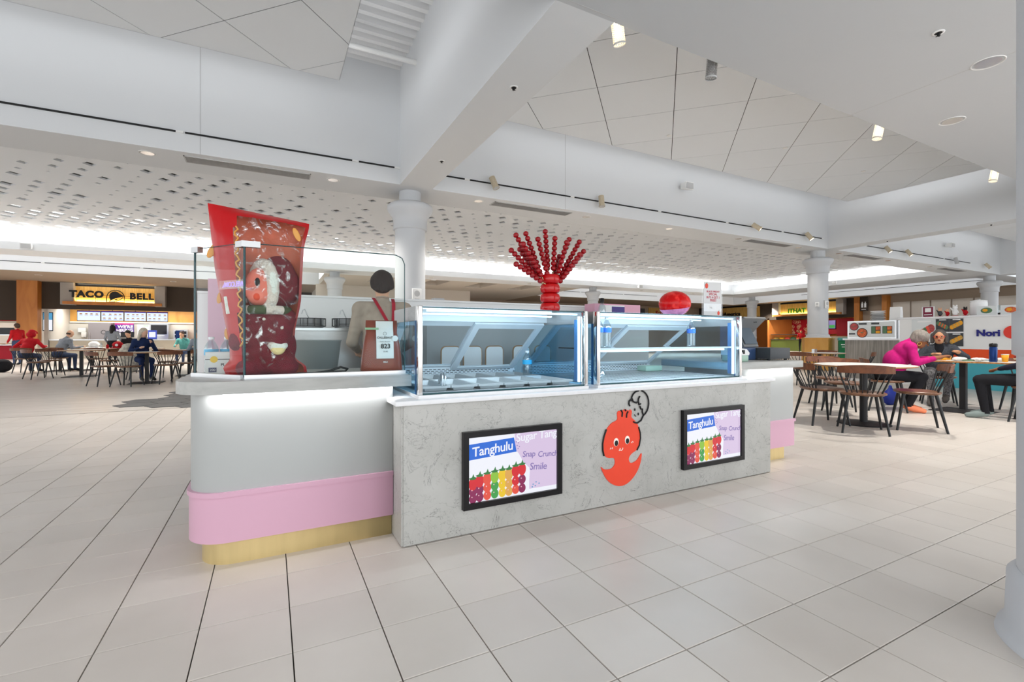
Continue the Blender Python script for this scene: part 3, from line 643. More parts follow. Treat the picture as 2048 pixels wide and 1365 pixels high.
def pot(x, y, label, ladle=True):
    t = thing('cooking_pot', label, 'pot', (x, y, 1.172), group='pots on the prep cabinet')
    MB().lathe([(0.0, 0), (.11, 0), (.115, .005), (.115, .085), (.118, .088), (.112, .088), (.11, .01), (0, .008)], n=28).build('bowl', 'steel', t)
    mb = MB()
    for k in range(14):
        a = 2*math.pi*k/14; mb.cyl((.135*math.cos(a), .135*math.sin(a), .02), (.135*math.cos(a), .135*math.sin(a), .09), .003, n=6)
    for z in (.02, .09): mb.tube([(.135*math.cos(2*math.pi*k/28), .135*math.sin(2*math.pi*k/28), z) for k in range(29)], .004, n=6)
    mb.build('wire_guard', 'black_paint', t)
    if ladle: MB().tube([(.03, .02, .03), (-.02, 0, .12), (-.045, -.01, .175), (-.06, -.015, .165), (-.07, -.018, .13)], .005, n=8).build('ladle', 'steel', t)
pot(.32, 4.65, 'steel pot with ladle left of the kiosk worker, nearer the red foil bag'); pot(.64, 4.60, 'steel pot with ladle closest to the kiosk worker')
mat('tub_grey', (0.30, 0.33, 0.32), 0.5)
MB().lathe([(0, 0), (.13, 0), (.175, .36), (.185, .37), (.18, .37), (.165, .36), (0, .35)], n=28).build('storage_tub', 'tub_grey', None, (.30, 3.75, .70), label='tall grey plastic tub behind the glass screen', cat='tub')
t = thing('under_shelf', 'low inner worktop of the kiosk carrying the grey tub', 'worktop', (0, 0, 0))
MB().box(-.30, .58, 3.45, 4.02, .66, .70).build('top', 'steel', t); MB().box(-.28, .56, 3.47, 4.0, 0, .66).build('body', 'kiosk_white', t)

# glass sneeze guard
t = thing('glass_guard', 'frameless glass screen standing on the left counter around the foil bag', 'glass screen', (0, 0, 0))
A2, B2, C2 = Vector((-.355, 2.975)), Vector((-.114, 2.662)), Vector((.682, 2.662)); zb, zt = .890, 1.555
def pane(p, q, mb, th=.010, z0=zb, z1=zt, corner=0.0):
    d = (q-p).normalized(); n_ = Vector((-d.y, d.x))*th/2
    pts = [(0, z0), ((q-p).length, z0)]
    Lq = (q-p).length
    if corner:
        for i in range(7): a = math.pi/2*i/6; pts.append((Lq-corner+corner*math.cos(a), z1-corner+corner*math.sin(a)))
    else: pts.append((Lq, z1))
    pts.append((0, z1)); k = len(pts)
    vs = [(p.x+d.x*s+n_.x, p.y+d.y*s+n_.y, z) for s, z in pts]+[(p.x+d.x*s-n_.x, p.y+d.y*s-n_.y, z) for s, z in pts]
    return mb.add(vs, [list(range(k)), list(range(k, 2*k))[::-1]]).add(vs, [(i, k+i, k+(i+1) % k, (i+1) % k) for i in range(k)])
pane(A2, B2, MB()).build('pane', 'glass_clear', t); pane(B2, C2, MB(), corner=.05).build('pane', 'glass_clear', t)
mb = MB()
for p in (A2, B2): mb.cyl((p.x, p.y, zb), (p.x, p.y, zt), .0055, n=8)
mb.tube([(B2.x, B2.y, zt), (C2.x-.05, C2.y, zt), (C2.x-.015, C2.y, zt-.015), (C2.x, C2.y, zt-.05), (C2.x, C2.y, zb)], .0026, n=6); mb.tube([(A2.x, A2.y, zt), (B2.x, B2.y, zt)], .002, n=6)
mb.build('edge_line', 'glass_edge', t)
def rail(p, q, w=.022):
    d = (q-p).normalized(); n_ = Vector((-d.y, d.x))*w; pts = [tuple(p+n_), tuple(p-n_), tuple(q-n_), tuple(q+n_)]
    return MB().prism(pts, .8815, .902)
rail(A2, B2).build('floor_rail', 'steel', t); rail(B2, C2).build('floor_rail', 'steel', t)
for p, q in ((A2, B2), (B2, C2)):
    d = (q-p).normalized(); n_ = Vector((-d.y, d.x))*.014; a = p-d*.012; b = p+d*(.045 if p is A2 else .07); 
    MB().prism([tuple(a+n_), tuple(a-n_), tuple(b-n_), tuple(b+n_)], zt-.020, zt+.010).build('corner_clamp', 'fridge_steel', t)
p_ = B2+(A2-B2).normalized()*.05; d = (A2-B2).normalized(); n_ = Vector((-d.y, d.x))*.014
MB().prism([tuple(B2+n_), tuple(B2-n_), tuple(p_-n_), tuple(p_+n_)], zt-.020, zt+.010).build('corner_clamp', 'fridge_steel', t)

# ------------------------------------------------------------------ refrigerated display cases
def display_case(x0, x1, label, pans, shelf):
    t = thing('display_case', label, 'display case', (0, 0, 0), group='glass display cases'); z0, z1 = .760, 1.255; yf = 2.462; ytop = 2.95; yb = 3.50
    MB().box(x0, x1, yf-.02, yb, z0, .778).build('base', 'quartz_white', t)
    for x in (x0, x1-.026):   # chrome corner posts
        MB().rbox(x, x+.026, yf-.014, yf+.03, .778, z1+.004, .004).build('front_post', 'chrome', t)
    MB().box(x0+.026, x1-.026, yf-.006, yf, .785, z1-.006).build('front_glass', 'glass_case', t)
    MB().box(x0+.026, x1-.026, yf-.008, yf, .778, .787).box(x0+.02, x1-.02, yf-.008, yf+.004, z1-.006, z1).build('front_seal', 'glass_edge', t)
    MB().box(x0+.01, x1-.01, yf, ytop, z1-.004, z1+.002).build('top_glass', 'glass_case', t)
    MB().box(x0, x1, ytop-.02, ytop+.03, z1-.06, z1+.004).build('top_rail', 'frame_pale', t)
    # side cheeks: steel header, tinted glass, dark gasket
    for x, s in ((x0, 1), (x1, -1)):
        xa, xb = (x, x+.012) if s > 0 else (x-.012, x)
        prof = [(yf+.03, .778), (yb-.02, .778), (yb-.02, .84), (ytop+.02, z1-.075), (yf+.03, z1-.075)]
        vs = [(xa, y, z) for y, z in prof]+[(xb, y, z) for y, z in prof]; n_ = len(prof)
        MB().add(vs, [list(range(n_))[::-1], list(range(n_, 2*n_))]+[(i, (i+1) % n_, n_+(i+1) % n_, n_+i) for i in range(n_)]).build('side_glass', 'glass_side', t)
        MB().box(xa-.002, xb+.002, yf+.03, ytop+.03, z1-.075, z1+.004).build('side_header', 'steel_brushed', t)
        MB().box(xa-.001, xb+.001, yf+.03, yf+.05, .778, z1-.075).build('gasket', 'case_blue', t)
    # LED tubes along the top front and inside the right upright
    MB().box(x0+.06, x1-.06, yf+.02, yf+.036, z1-.024, z1-.014).build('led_tube', 'led_blue', t)
    MB().box(x0+.06, x1-.06, ytop-.16, ytop-.14, z1-.026, z1-.016).build('led_tube', 'led_blue', t)
    MB().box(x1-.034, x1-.027, yf+.035, yf+.055, .80, z1-.03).build('led_tube', 'led_blue', t)
    for k in range(26):
        pass
    MB().box(x1-.036, x1-.030, yf+.06, yf+.09, .80, z1-.05).build('led_heatsink', 'case_blue', t)
    strip('case_led', (x0+.06, yf+.03, z1-.035), (x1-.06, yf+.03, z1-.035), (0, .3, -1), .02, 3.0*(x1-x0), (0.78, 0.91, 1.0))
    # sloping rear doors
    dirv = Vector((0, yb-.04-ytop, .845-(z1-.06))); Ld = dirv.length; dirv.normalize(); nv = Vector((1, 0, 0)).cross(dirv).normalized()
    mid = (x0+x1)/2
    def slab(u0, u1, s0, s1, off, th, name, mt, par):
        o = Vector((0, ytop, z1-.06)); vs = []
        for dn in (off, off+th):
            for uu, ss in ((u0, s0), (u1, s0), (u1, s1), (u0, s1)): p = o+dirv*ss+nv*dn; vs.append((uu, p.y, p.z))
        return MB().add(vs, [(0,3,2,1),(4,5,6,7),(0,1,5,4),(1,2,6,5),(2,3,7,6),(3,0,4,7)]).build(name, mt, par)
    for q, (a, b) in enumerate(((x0+.03, mid+.02), (mid-.02, x1-.03))):
        d = slab(a, b, 0, .05, -.02*q, .016, 'door_rail', 'frame_pale', t)
        slab(a, b, Ld-.05, Ld, -.02*q, .016, 'door_rail', 'frame_pale', d); slab(a, a+.045, .05, Ld-.05, -.02*q, .016, 'door_stile', 'frame_pale', d); slab(b-.045, b, .05, Ld-.05, -.02*q, .016, 'door_stile', 'frame_pale', d)
        slab(a+.045, b-.045, .05, Ld-.05, -.02*q+.005, .005, 'door_glass', 'glass_case', d)
    slab(x0+.012, x1-.012, Ld, Ld+.03, -.03, .05, 'door_sill', 'frame_pale', t)
    # slotted air panel at the back and pierced air inlet along the front
    MB().box(x0+.03, x1-.03, yb-.06, yb-.05, .778, .865).build('air_panel', 'case_pale', t)
    sl = MB()
    for r_ in range(5):
        n_ = int((x1-x0-.12)/.034)
        for k in range(n_): sl.box(x0+.06+k*.034+(.017 if r_ % 2 else 0), x0+.06+k*.034+(.017 if r_ % 2 else 0)+.024, yb-.062, yb-.0595, .79+r_*.013, .795+r_*.013)
    sl.build('air_slot', 'black_paint', t, kind='stuff')
    MB().box(x0+.014, x1-.014, yf, yb-.05, .778, .7815).build('deck', 'pan_steel', t)
    sl = MB(); n_ = int((x1-x0-.1)/.016)
    for k in range(n_): sl.box(x0+.05+k*.016, x0+.05+k*.016+.008, yf+.012, yf+.034, .7816, .7825)
    sl.build('inlet_slot', 'black_paint', t, kind='stuff')
    if pans:
        n_ = 6; w = (x1-x0-.10)/n_
        pm = MB(); W, D, hh, rim = w/2, .20, .055, .012
        for (a, b, z, a2, b2, z2) in ((W-.003, D-.003, .028, W-rim, D-rim, .028), (W-rim, D-rim, .028, W-rim-.012, D-rim-.012, -.002)):
            o4 = [(-a, -b, z), (a, -b, z), (a, b, z), (-a, b, z)]; i4 = [(-a2, -b2, z2), (a2, -b2, z2), (a2, b2, z2), (-a2, b2, z2)]
            pm.add(o4+i4, [(k, (k+1) % 4, 4+(k+1) % 4, 4+k) for k in range(4)])
        pm.add([(-W+rim+.012, -D+rim+.012, -.002), (W-rim-.012, -D+rim+.012, -.002), (W-rim-.012, D-rim-.012, -.002), (-W+rim+.012, D-rim-.012, -.002)], [(0, 1, 2, 3)])
        pm.add([(-W+.003, -D+.003, .028), (W-.003, -D+.003, .028), (W-.003, D-.003, .028), (-W+.003, D-.003, .028), (-W+.003, -D+.003, .016), (W-.003, -D+.003, .016), (W-.003, D-.003, .016), (-W+.003, D-.003, .016)], [(k, 4+k, 4+(k+1) % 4, (k+1) % 4) for k in range(4)])
        pme = pm.mesh('food_pan', 'pan_steel')
        for j in range(2):
            for k in range(n_): link('food_pan', pme, t, (x0+.05+w*(k+.5), 2.74+j*.42, .785))
    if shelf:
        MB().box(x0+.02, x1-.02, yf+.05, 2.94, 1.008, 1.016).build('shelf', 'glass_case', t)
        MB().box(x0+.02, x1-.02, yf+.046, yf+.05, 1.006, 1.018).build('shelf_edge', 'frame_pale', t)
        MB().box(x0+.08, x1-.10, yf+.07, yf+.09, .990, 1.004).build('led_tube', 'led_blue', t)
        strip('case_led', (x0+.08, yf+.08, .986), (x1-.1, yf+.08, .986), (0, .3, -1), .02, 1.6, (0.78, 0.91, 1.0))
        sl = MB()
        for r_ in range(7):
            for k in range(38): sl.box(x0+.1+k*.032, x0+.1+k*.032+.022, 2.62+r_*.085, 2.62+r_*.085+.012, .7816, .7825)
        sl.build('deck_slot', 'dark_gap', t, kind='stuff')
    return t
display_case(.700, 1.812, 'left glass display case with rows of empty steel pans', True, False)
display_case(1.885, 3.300, 'right glass display case with a lit shelf and water bottles', False, True)

# ------------------------------------------------------------------ framed screens on the marble
for nm, c in (('s_white', '#f4f6ff'), ('s_blue', '#1668d8'), ('s_lav', '#dcc8e6'), ('s_purple', '#8a78b4'), ('s_red', '#d8202c'), ('s_red2', '#e8503c'), ('s_plum', '#8a1a54'), ('s_green', '#3fa04a'), ('s_lime', '#8fc43a'), ('s_yellow', '#f0c820'), ('s_gold', '#e0a850'), ('s_leaf', '#2f7a3a'), ('s_teal', '#3a98c8'), ('s_pink', '#f2c4cc')):
    mat(nm, (0.02, 0.02, 0.02), 0.25, emit=c, estr=0.95, coat=0.3)
mat('tv_frame', (0.006, 0.005, 0.006), 0.35)
def screen(x0, x1, z0, z1, label):
    t = thing('framed_screen', label, 'screen', ((x0+x1)/2, 2.405, (z0+z1)/2), group='screens on the marble counter'); w = (x1-x0)/2; h = (z1-z0)/2; f = .032
    MB().box(-w, w, -.030, 0, -h, -h+f).box(-w, w, -.030, 0, h-f, h).box(-w, -w+f, -.030, 0, -h+f, h-f).box(w-f, w, -.030, 0, -h+f, h-f).build('frame', 'tv_frame', t)
    s = MB().box(-w+f, w-f, -.014, 0, -h+f, h-f).build('display', 's_white', t)
    W, Hh = w-f, h-f; k = [0]
    def flat(pts, mt, nm):
        k[0] += 1; y = -.0142-.00012*k[0]
        MB().add([(x*W, y, z*Hh) for x, z in pts], [list(range(len(pts)))]).build(nm, mt, s)
    def oval(cx, cz, rx, rz_, mt, nm, n=18, start=0): flat([(cx+rx*math.cos(2*math.pi*i/n), cz+rz_*math.sin(2*math.pi*i/n)) for i in range(n)], mt, nm)
    flat([(0.0, 1), (0.02, .8), (-.02, .62), (0.03, .45), (.1, .33), (.2, .05), (.36, -.2), (.34, -.6), (.34, -.86), (1, -.86), (1, 1)], 's_lav', 'picture_panel')
    flat([(-1, .30), (.05, .40), (-.01, .86), (-1, .78)], 's_blue', 'picture_banner')
    cols = [(-.90, 's_red', 's_plum', 's_plum', -.26), (-.76, 's_red', 's_plum', 's_plum', -.18), (-.60, 's_red2', 's_red2', 's_red2', -.13), (-.44, 's_lime', 's_green', 's_green', -.09), (-.275, 's_yellow', 's_yellow', 's_yellow', -.07), (-.13, 's_gold', 's_gold', 's_gold', -.07), (.02, 's_red', 's_red', 's_red2', .02), (.165, 's_red', 's_plum', 's_plum', .05)]
    for cx, a, b, c, dz in cols:
        oval(cx, -.80+dz*.3, .082, .15, c, 'picture_fruit'); oval(cx, -.53+dz*.5, .085, .155, b, 'picture_fruit'); oval(cx, -.22+dz*.8, .09, .20, a, 'picture_fruit')
        oval(cx-.02, -.49+dz*.5, .012, .020, 's_pink', 'picture_glint', 10); oval(cx-.02, -.75+dz*.3, .012, .018, 's_pink', 'picture_glint', 10)
        z = -.22+dz*.8+.16
        flat([(cx-.09, z+.02), (cx-.04, z-.03), (cx+.04, z-.03), (cx+.09, z+.02), (cx+.03, z+.05), (cx+.01, z+.15), (cx-.02, z+.05)], 's_leaf', 'picture_leaf')
    for cx, cz in ((.42, -.72), (.49, -.66), (.56, -.72), (.47, -.78), (.40, -.80)): oval(cx, cz, .014, .024, 's_teal', 'picture_dot', 10)
    for cx, cz in ((.03, .72), (.08, .68), (.05, .6), (.10, .56), (.07, .5)): oval(cx, cz, .012, .02, 's_purple', 'picture_dot', 8)
    def tx(s_, cx, cz, size, mt, ang=0.05, b=.0006):
        text('lettering', s_, s, (cx*W, -.0172, cz*Hh), size, rot=(0, -ang, 0), depth=.0004, bold=b, material=mt, spacing=.95, shear=.08)
    tx('Tanghulu', -.48, .57, .073, 's_white', .06, .0010); tx('Sugar', .27, .84, .066, 's_white', 0.05); tx('Tang', .78, .86, .066, 's_white', 0.05)
    tx('Snap', .33, .27, .048, 's_purple', -.06); tx('Crunch', .78, .20, .048, 's_purple', -.05); tx('Smile', .55, -.17, .058, 's_purple', -.08)
screen(.930, 1.567, .145, .570, 'black framed screen near the pink counter showing candied fruit'); screen(2.586, 3.233, .152, .573, 'black framed screen at the right end of the marble counter showing candied fruit')

# ------------------------------------------------------------------ fruit emblem (flat painted plaque)
mat('emblem_red', '#ef4a30', 0.45, noise=0.06, nscale=4); mat('emblem_white', '#fdf3ea', 0.45)
t = thing('fruit_emblem', 'flat red gourd shaped fruit emblem with black outlines between the two screens', 'emblem', (2.048, 2.405, .118))
# outline traced in metres (x right, z up), 0.342 wide
def sm(pts, n=4):
    out = []; k = len(pts)
    for i in range(k):
        p0, p1, p2, p3 = pts[i-1], pts[i], pts[(i+1) % k], pts[(i+2) % k]
        for j in range(n):
            s_ = j/n; out.append(tuple(.5*((2*p1[q])+(-p0[q]+p2[q])*s_+(2*p0[q]-5*p1[q]+4*p2[q]-p3[q])*s_*s_+(-p0[q]+3*p1[q]-3*p2[q]+p3[q])*s_**3) for q in (0, 1)))
    return out
def plaque(pts, mt, nm, y0=-.005, y1=0.0):
    n_ = len(pts); vs = [(x, y1, z) for x, z in pts]+[(x, y0, z) for x, z in pts]
    return MB().add(vs, [list(range(n_)), list(range(n_, 2*n_))[::-1]]+[(i, n_+i, n_+(i+1) % n_, (i+1) % n_) for i in range(n_)]).build(nm, mt, t)
sx = .342/650; 
def ep(x, y): return ((x-478)*sx, (1270-y)*sx)
bowl = [(155, 1000), (205, 1035), (290, 1045), (340, 1025), (370, 985), (365, 930), (330, 910), (270, 905), (215, 870), (185, 790), (180, 700), (205, 610), (250, 540), (320, 480), (405, 445), (405, 370), (425, 340), (455, 340), (470, 330), (500, 335), (530, 325), (565, 335), (590, 345), (620, 335), (640, 360), (635, 430), (690, 480), (745, 550), (775, 640), (780, 720), (760, 800), (715, 855), (650, 885), (605, 920), (590, 960), (610, 1000), (650, 1010), (730, 980), (800, 905), (790, 1000), (740, 1110), (660, 1200), (560, 1260), (450, 1275), (340, 1240), (250, 1170), (190, 1080)]
plaque(sm([ep(*p) for p in bowl])[::-1], 'emblem_red', 'fruit_shape')
def stroke(pts, w=.0055, nm='outline_stroke', mt='black_paint', y=-.0062):
    MB().tube([(ep(*p)[0], y, ep(*p)[1]) for p in pts], w, n=6).build(nm, mt, t)
def arc(cx, cy, rx, ry, a0, a1, n=9): return [(cx+rx*math.cos(math.radians(a0+(a1-a0)*i/n)), cy+ry*math.sin(math.radians(a0+(a1-a0)*i/n))) for i in range(n+1)]
stroke([(235, 550), (195, 640), (178, 720), (180, 800), (198, 870)]); stroke([(748, 565), (775, 640), (780, 710), (760, 800), (720, 858)])
stroke([(462, 330), (485, 360), (478, 415)]); stroke([(525, 328), (540, 345)]); stroke([(575, 355), (555, 385), (550, 430)])
stroke(arc(770, 270, 150, 168, -78, 68)); stroke(arc(745, 230, 118, 125, 180, 272)); stroke([(640, 195), (595, 225), (590, 260), (605, 288)]); stroke([(640, 195), (660, 235), (710, 255), (745, 240), (748, 205), (770, 175)])
stroke([(745, 240), (760, 285), (785, 270)]); stroke([(770, 300), (790, 340), (812, 335), (812, 380), (825, 410)]); stroke([(825, 430), (790, 485), (730, 512), (690, 505), (658, 488)])
for x, y in ((690, 340), (748, 400)): MB().ball((ep(x, y)[0], -.004, ep(x, y)[1]), .008, sc=(.8, .4, 1.2)).build('dot_eye', 'black_paint', t)
stroke([(680, 400), (690, 418), (706, 424)], .003)
for x, y in ((388, 722), (565, 712)):
    e = MB().ball((ep(x, y)[0], -.005, ep(x, y)[1]), .022, 16, 10, sc=(.95, .12, 1.25)).build('eye', 'emblem_white', t); MB().ball((ep(x, y+12)[0], -.0072, ep(x, y+12)[1]), .0155, 14, 8, sc=(.95, .12, 1.2)).build('pupil', 'black_paint', e)
stroke([(430, 832), (445, 818), (450, 800)], .003, 'smile_line', 'emblem_white', -.006); stroke([(445, 825), (470, 832), (490, 815), (490, 800)], .003, 'smile_line', 'emblem_white', -.006)
for a, b in (((290, 800), (305, 780)), ((320, 800), (332, 780)), ((625, 742), (640, 758)), ((648, 735), (660, 752))): stroke([a, b], .0025, 'blush_line', 'emblem_white', -.006)
# ================================================================== THINGS ON THE KIOSK
mat('foil_red', '#b80e14', 0.3, coat=0.1, bump=0.35, bscale=9); mat('foil_inside', '#d4785a', 0.35, noise=0.25, nscale=6, bump=0.4, bscale=12)
mat('foil_gold', '#d99a4a', 0.3); mat('plush_maroon', '#74202e', 0.9, noise=0.2, nscale=30, bump=0.6, bscale=160)
mat('plush_pink', '#f08a78', 0.9, bump=0.3, bscale=120); mat('plush_cheek', '#e2563c', 0.9); mat('plush_white', '#e9ece4', 1.0, bump=1.0, bscale=90); mat('plush_green', '#4d6142', 0.9); mat('plush_cream', '#f2dca0', 0.9, bump=0.6, bscale=90)
m, N, L, B = nmat('film'); out = N['Material Output']; N.remove(B)
tr = N.new('ShaderNodeBsdfTransparent'); tr.inputs[0].default_value = (0.97, 0.90, 0.88, 1); gl = N.new('ShaderNodeBsdfGlossy'); gl.inputs['Roughness'].default_value = 0.12
tc = N.new('ShaderNodeTexCoord'); nz = N.new('ShaderNodeTexNoise'); nz.inputs['Scale'].default_value = 11; nz.inputs['Detail'].default_value = 3; nz.inputs['Distortion'].default_value = 2.0; L.new(tc.outputs['Object'], nz.inputs['Vector'])
bp = N.new('ShaderNodeBump'); bp.inputs['Strength'].default_value = 0.9; bp.inputs['Distance'].default_value = 0.03; L.new(nz.outputs['Fac'], bp.inputs['Height']); L.new(bp.outputs[0], gl.inputs['Normal'])
mxs = N.new('ShaderNodeMixShader'); fr_ = N.new('ShaderNodeTexNoise'); fr_.inputs['Scale'].default_value = 8; fr_.inputs['Detail'].default_value = 4; fr_.inputs['Distortion'].default_value = 3.0; L.new(tc.outputs['Object'], fr_.inputs['Vector']); mr_ = N.new('ShaderNodeMapRange'); mr_.inputs[1].default_value = .55; mr_.inputs[2].default_value = .66; mr_.inputs[3].default_value = .015; mr_.inputs[4].default_value = .5; L.new(fr_.outputs['Fac'], mr_.inputs[0]); L.new(mr_.outputs[0], mxs.inputs[0]); L.new(tr.outputs[0], mxs.inputs[1]); L.new(gl.outputs[0], mxs.inputs[2]); L.new(mxs.outputs[0], out.inputs[0])
# --- foil bag
left = [(.882, -.205), (.93, -.222), (.97, -.19), (1.04, -.192), (1.15, -.21), (1.28, -.232), (1.45, -.258), (1.60, -.272), (1.72, -.283), (1.785, -.289)]
right = [(.882, .185), (.93, .178), (.97, .125), (1.04, .116), (1.15, .125), (1.28, .152), (1.45, .160), (1.60, .168), (1.70, .193), (1.73, .195)]
def interp(tab, t):
    k = t*(len(tab)-1); i = min(int(k), len(tab)-2); f = k-i; return tab[i][0]+(tab[i+1][0]-tab[i][0])*f, tab[i][1]+(tab[i+1][1]-tab[i][1])*f
bag = thing('foil_bag', 'giant red foil gift bag with clear front standing on the counter', 'bag', (0, 2.88, .8825))
nt, ns = 30, 26; frontv = []; backv = []
for i in range(nt+1):
    t_ = i/nt; zl, ul = interp(left, t_); zr, ur = interp(right, t_)
    puff = (math.sin(math.pi*min(1, t_*1.02))**0.5)*.13+.006
    for j in range(ns+1):
        s_ = j/ns; q = 2*s_-1; u = ul+(ur-ul)*s_; z = zl+(zr-zl)*s_-.8825; pf = puff*max(0, 1-q*q)**.6
        wob = .006*math.sin(9*u/.1+z*14)+.005*math.sin(z*38+u*20); 
        if t_ > .95 or q < -.97 or q > .97: wob *= .3
        frontv.append((u, -pf+wob*.6, max(0, z))); backv.append((u, pf*.75+.004+wob*.3, max(0, z)))
def grid(vs, sel, flip=False):
    mb = MB(); 
    for i in range(nt):
        for j in range(ns):
            if not sel(i/nt, 2*j/ns-1): continue
            a = i*(ns+1)+j; f = (a, a+1, a+ns+2, a+ns+1); mb.f.append(list(f[::-1] if flip else f)); mb.mi.append(0); mb.sm.append(True)
    mb.v = list(vs); return mb
iswin = lambda t_, q: t_ < .90 and t_ > .02 and q > (-.72+.22*t_) and q < .90
def compact(mb):
    used = sorted({i for f in mb.f for i in f}); mp_ = {a: b for b, a in enumerate(used)}; mb.v = [mb.v[i] for i in used]; mb.f = [[mp_[i] for i in f] for f in mb.f]; return mb
compact(grid(frontv, lambda t_, q: not iswin(t_, q))).build('foil_border', 'foil_red', bag)
compact(grid(frontv, iswin)).build('clear_window', 'film', bag)
compact(grid(backv, lambda t_, q: True, True)).build('back_sheet', 'foil_inside', bag)
for (u, z, rz_, sx_, mt) in ((-.262, .66, .5, .03, 'foil_gold'), (-.236, .40, .2, .022, 'foil_gold'), (-.205, .21, -.1, .02, 'foil_gold'), (.120, .78, -.4, .026, 'foil_gold')):
    i = min(range(len(frontv)), key=lambda k: (frontv[k][0]-u)**2+(frontv[k][2]-z)**2); p = Vector(frontv[i])
    MB().ball((0, 0, 0), sx_, 12, 6, sc=(.6, .10, 1.5)).xf(Matrix.Translation(p+Vector((0, -.006, 0))) @ Matrix.Rotation(rz_, 4, 'Y')).build('printed_swirl', mt, bag)
i = min(range(len(frontv)), key=lambda k: (frontv[k][0]+.195)**2+(frontv[k][2]-.37)**2); p = Vector(frontv[i])
MB().rbox(-.009, .009, -.004, .003, -.045, .045, .0029).xf(Matrix.Translation(p) @ Matrix.Rotation(-.12, 4, 'Y')).build('hand_slot', 'plush_white', bag)
# gold wavy print down the left of the window
mb = MB()
pts = []
for k in range(40):
    z = .78-.62*k/39; u = -.165+.045*(1-z/.9)+.010*math.sin(k*1.9); i = min(range(len(frontv)), key=lambda q: (frontv[q][0]-u)**2+(frontv[q][2]-z)**2); pts.append((u, frontv[i][1]-.006, z))
mb.tube(pts, .0045, n=6).build('printed_script', 'foil_gold', bag)
# --- plush figure inside the bag
pl = thing('plush_toy', 'pink faced plush toy in a maroon hooded coat inside the foil bag', 'plush toy', (-.02, 2.88, .90))
BODY = [ell((0, 0, .14), (.15, .088, .16)), ell((0, 0, .25), (.115, .085, .12)), cap((-.10, -.01, .30), (-.13, -.05, .16), .05, .045), cap((.10, -.01, .30), (.06, -.085, .16), .05, .042), ell((-.07, -.04, .03), (.075, .075, .055)), ell((.085, -.04, .03), (.075, .075, .055))]
link('coat', sdf_mesh('coat', BODY, ['plush_maroon'], .012, .03), pl)
link('hood', sdf_mesh('hood', [ell((.045, .01, .475), (.125, .095, .135)), ell((.06, .02, .57), (.07, .06, .07))], ['plush_maroon'], .012, .03), pl)
nrm = Vector((-.80, -.60, 0)); e2 = Vector((.60, -.80, 0)); cen = Vector((-.015, -.035, .455))
ring = [cen+Vector((0, 0, 1))*(.125*math.cos(a))+e2*(.078*math.sin(a)) for a in [2*math.pi*k/18 for k in range(19)]]
link('fur_trim', sdf_mesh('fur_trim', [cap(ring[k], ring[k+1], .030, .030) for k in range(18)], ['plush_white'], .008, .01), pl)
fc = cen+nrm*.015
link('face', sdf_mesh('face', [ell(fc, (.075, .075, .105)), ell(fc+nrm*.062+Vector((0, 0, -.02)), (.035, .03, .028)), ell(fc+nrm*.035+e2*.03+Vector((0, 0, -.05)), (.05, .05, .045))], ['plush_pink'], .009, .02), pl)
ep_ = fc+nrm*.052+e2*.048+Vector((0, 0, .02))
MB().ball(ep_, .016, sc=(.8, .8, 1.5)).build('eye', 'black_paint', pl)
MB().ball(fc+nrm*.060+e2*.056+Vector((0, 0, -.055)), .022, sc=(.9, .8, 1)).build('cheek', 'plush_cheek', pl)
for k in range(8):
    a0, a1 = 2*math.pi*k/8, 2*math.pi*(k+1)/8; pts = [(.105*math.cos(a0+(a1-a0)*q/4), .088*math.sin(a0+(a1-a0)*q/4), .335) for q in range(5)]
    MB().tube(pts, .024, n=10).build('scarf_stripe', 'plush_green' if k % 2 else 'plush_white', pl)
link('cuff', sdf_mesh('cuff', [ell((.055, -.10, .145), (.05, .028, .026)), ell((.055, -.105, .125), (.035, .022, .03), 1)], ['plush_white', 'plush_cream'], .008, .012), pl)
for x, z in ((-.01, .285), (.075, .24)): MB().ball((x, -.098 if x > 0 else -.09, z), .008, sc=(1, .5, 1)).build('button', 'plush_white', pl)
mb = MB()
for k in range(3):
    a = math.pi*k/3; mb.cyl((-.105-.02*math.cos(a), -.088, .16-.02*math.sin(a)), (-.105+.02*math.cos(a), -.088, .16+.02*math.sin(a)), .003, n=6)
mb.build('snowflake', 'plush_white', pl)
# --- carton and water pack beside the bag
mat('carton_white', (0.75, 0.76, 0.76), 0.5); mat('label_yellow', '#e8c020', 0.4); mat('navy', '#1a2a5a', 0.4)
t = thing('plastic_carton', 'small white carton printed PLASTIC in the glass corner', 'carton', (-.215, 3.08, .8825))
MB().box(-.10, .10, -.05, .05, 0, .125).build('box', 'carton_white', t)
MB().cyl((-.06, -.0515, .085), (-.06, -.05, .085), .018, n=20).build('round_mark', 'label_yellow', t); MB().box(-.1, .1, -.0512, -.05, .083, .087).build('print_line', 'black_paint', t)
MB().box(-.085, -.048, -.0512, -.05, .015, .04).build('count_mark', 'navy', t)
text('lettering', 'PLASTIC', t, (.012, -.0514, .055), .022, depth=.0006, bold=.0004); text('count_lettering', '200', t, (-.066, -.052, .0275), .018, depth=.0006, material='carton_white')
glassmat('pet', (0.80, 0.87, 0.89), 0.20, 0.08); glassmat('pet_blue', (0.72, 0.88, 0.96), 0.10, 0.05)
mat('label_blue', '#1d5fb8', 0.35); mat('label_sky', '#35a8d8', 0.35); mat('cap_white', (0.8, 0.82, 0.85), 0.4)
def bottle_mesh(r, h):
    return [(0, 0), (r*.8, 0), (r*.97, .01*h), (r, .06*h), (r*.93, .12*h), (r, .18*h), (r*.93, .25*h), (r, .32*h), (r*.94, .42*h), (r, .5*h), (r, .66*h), (r*.9, .74*h), (r*.6, .84*h), (r*.36, .9*h), (r*.36, .94*h)]
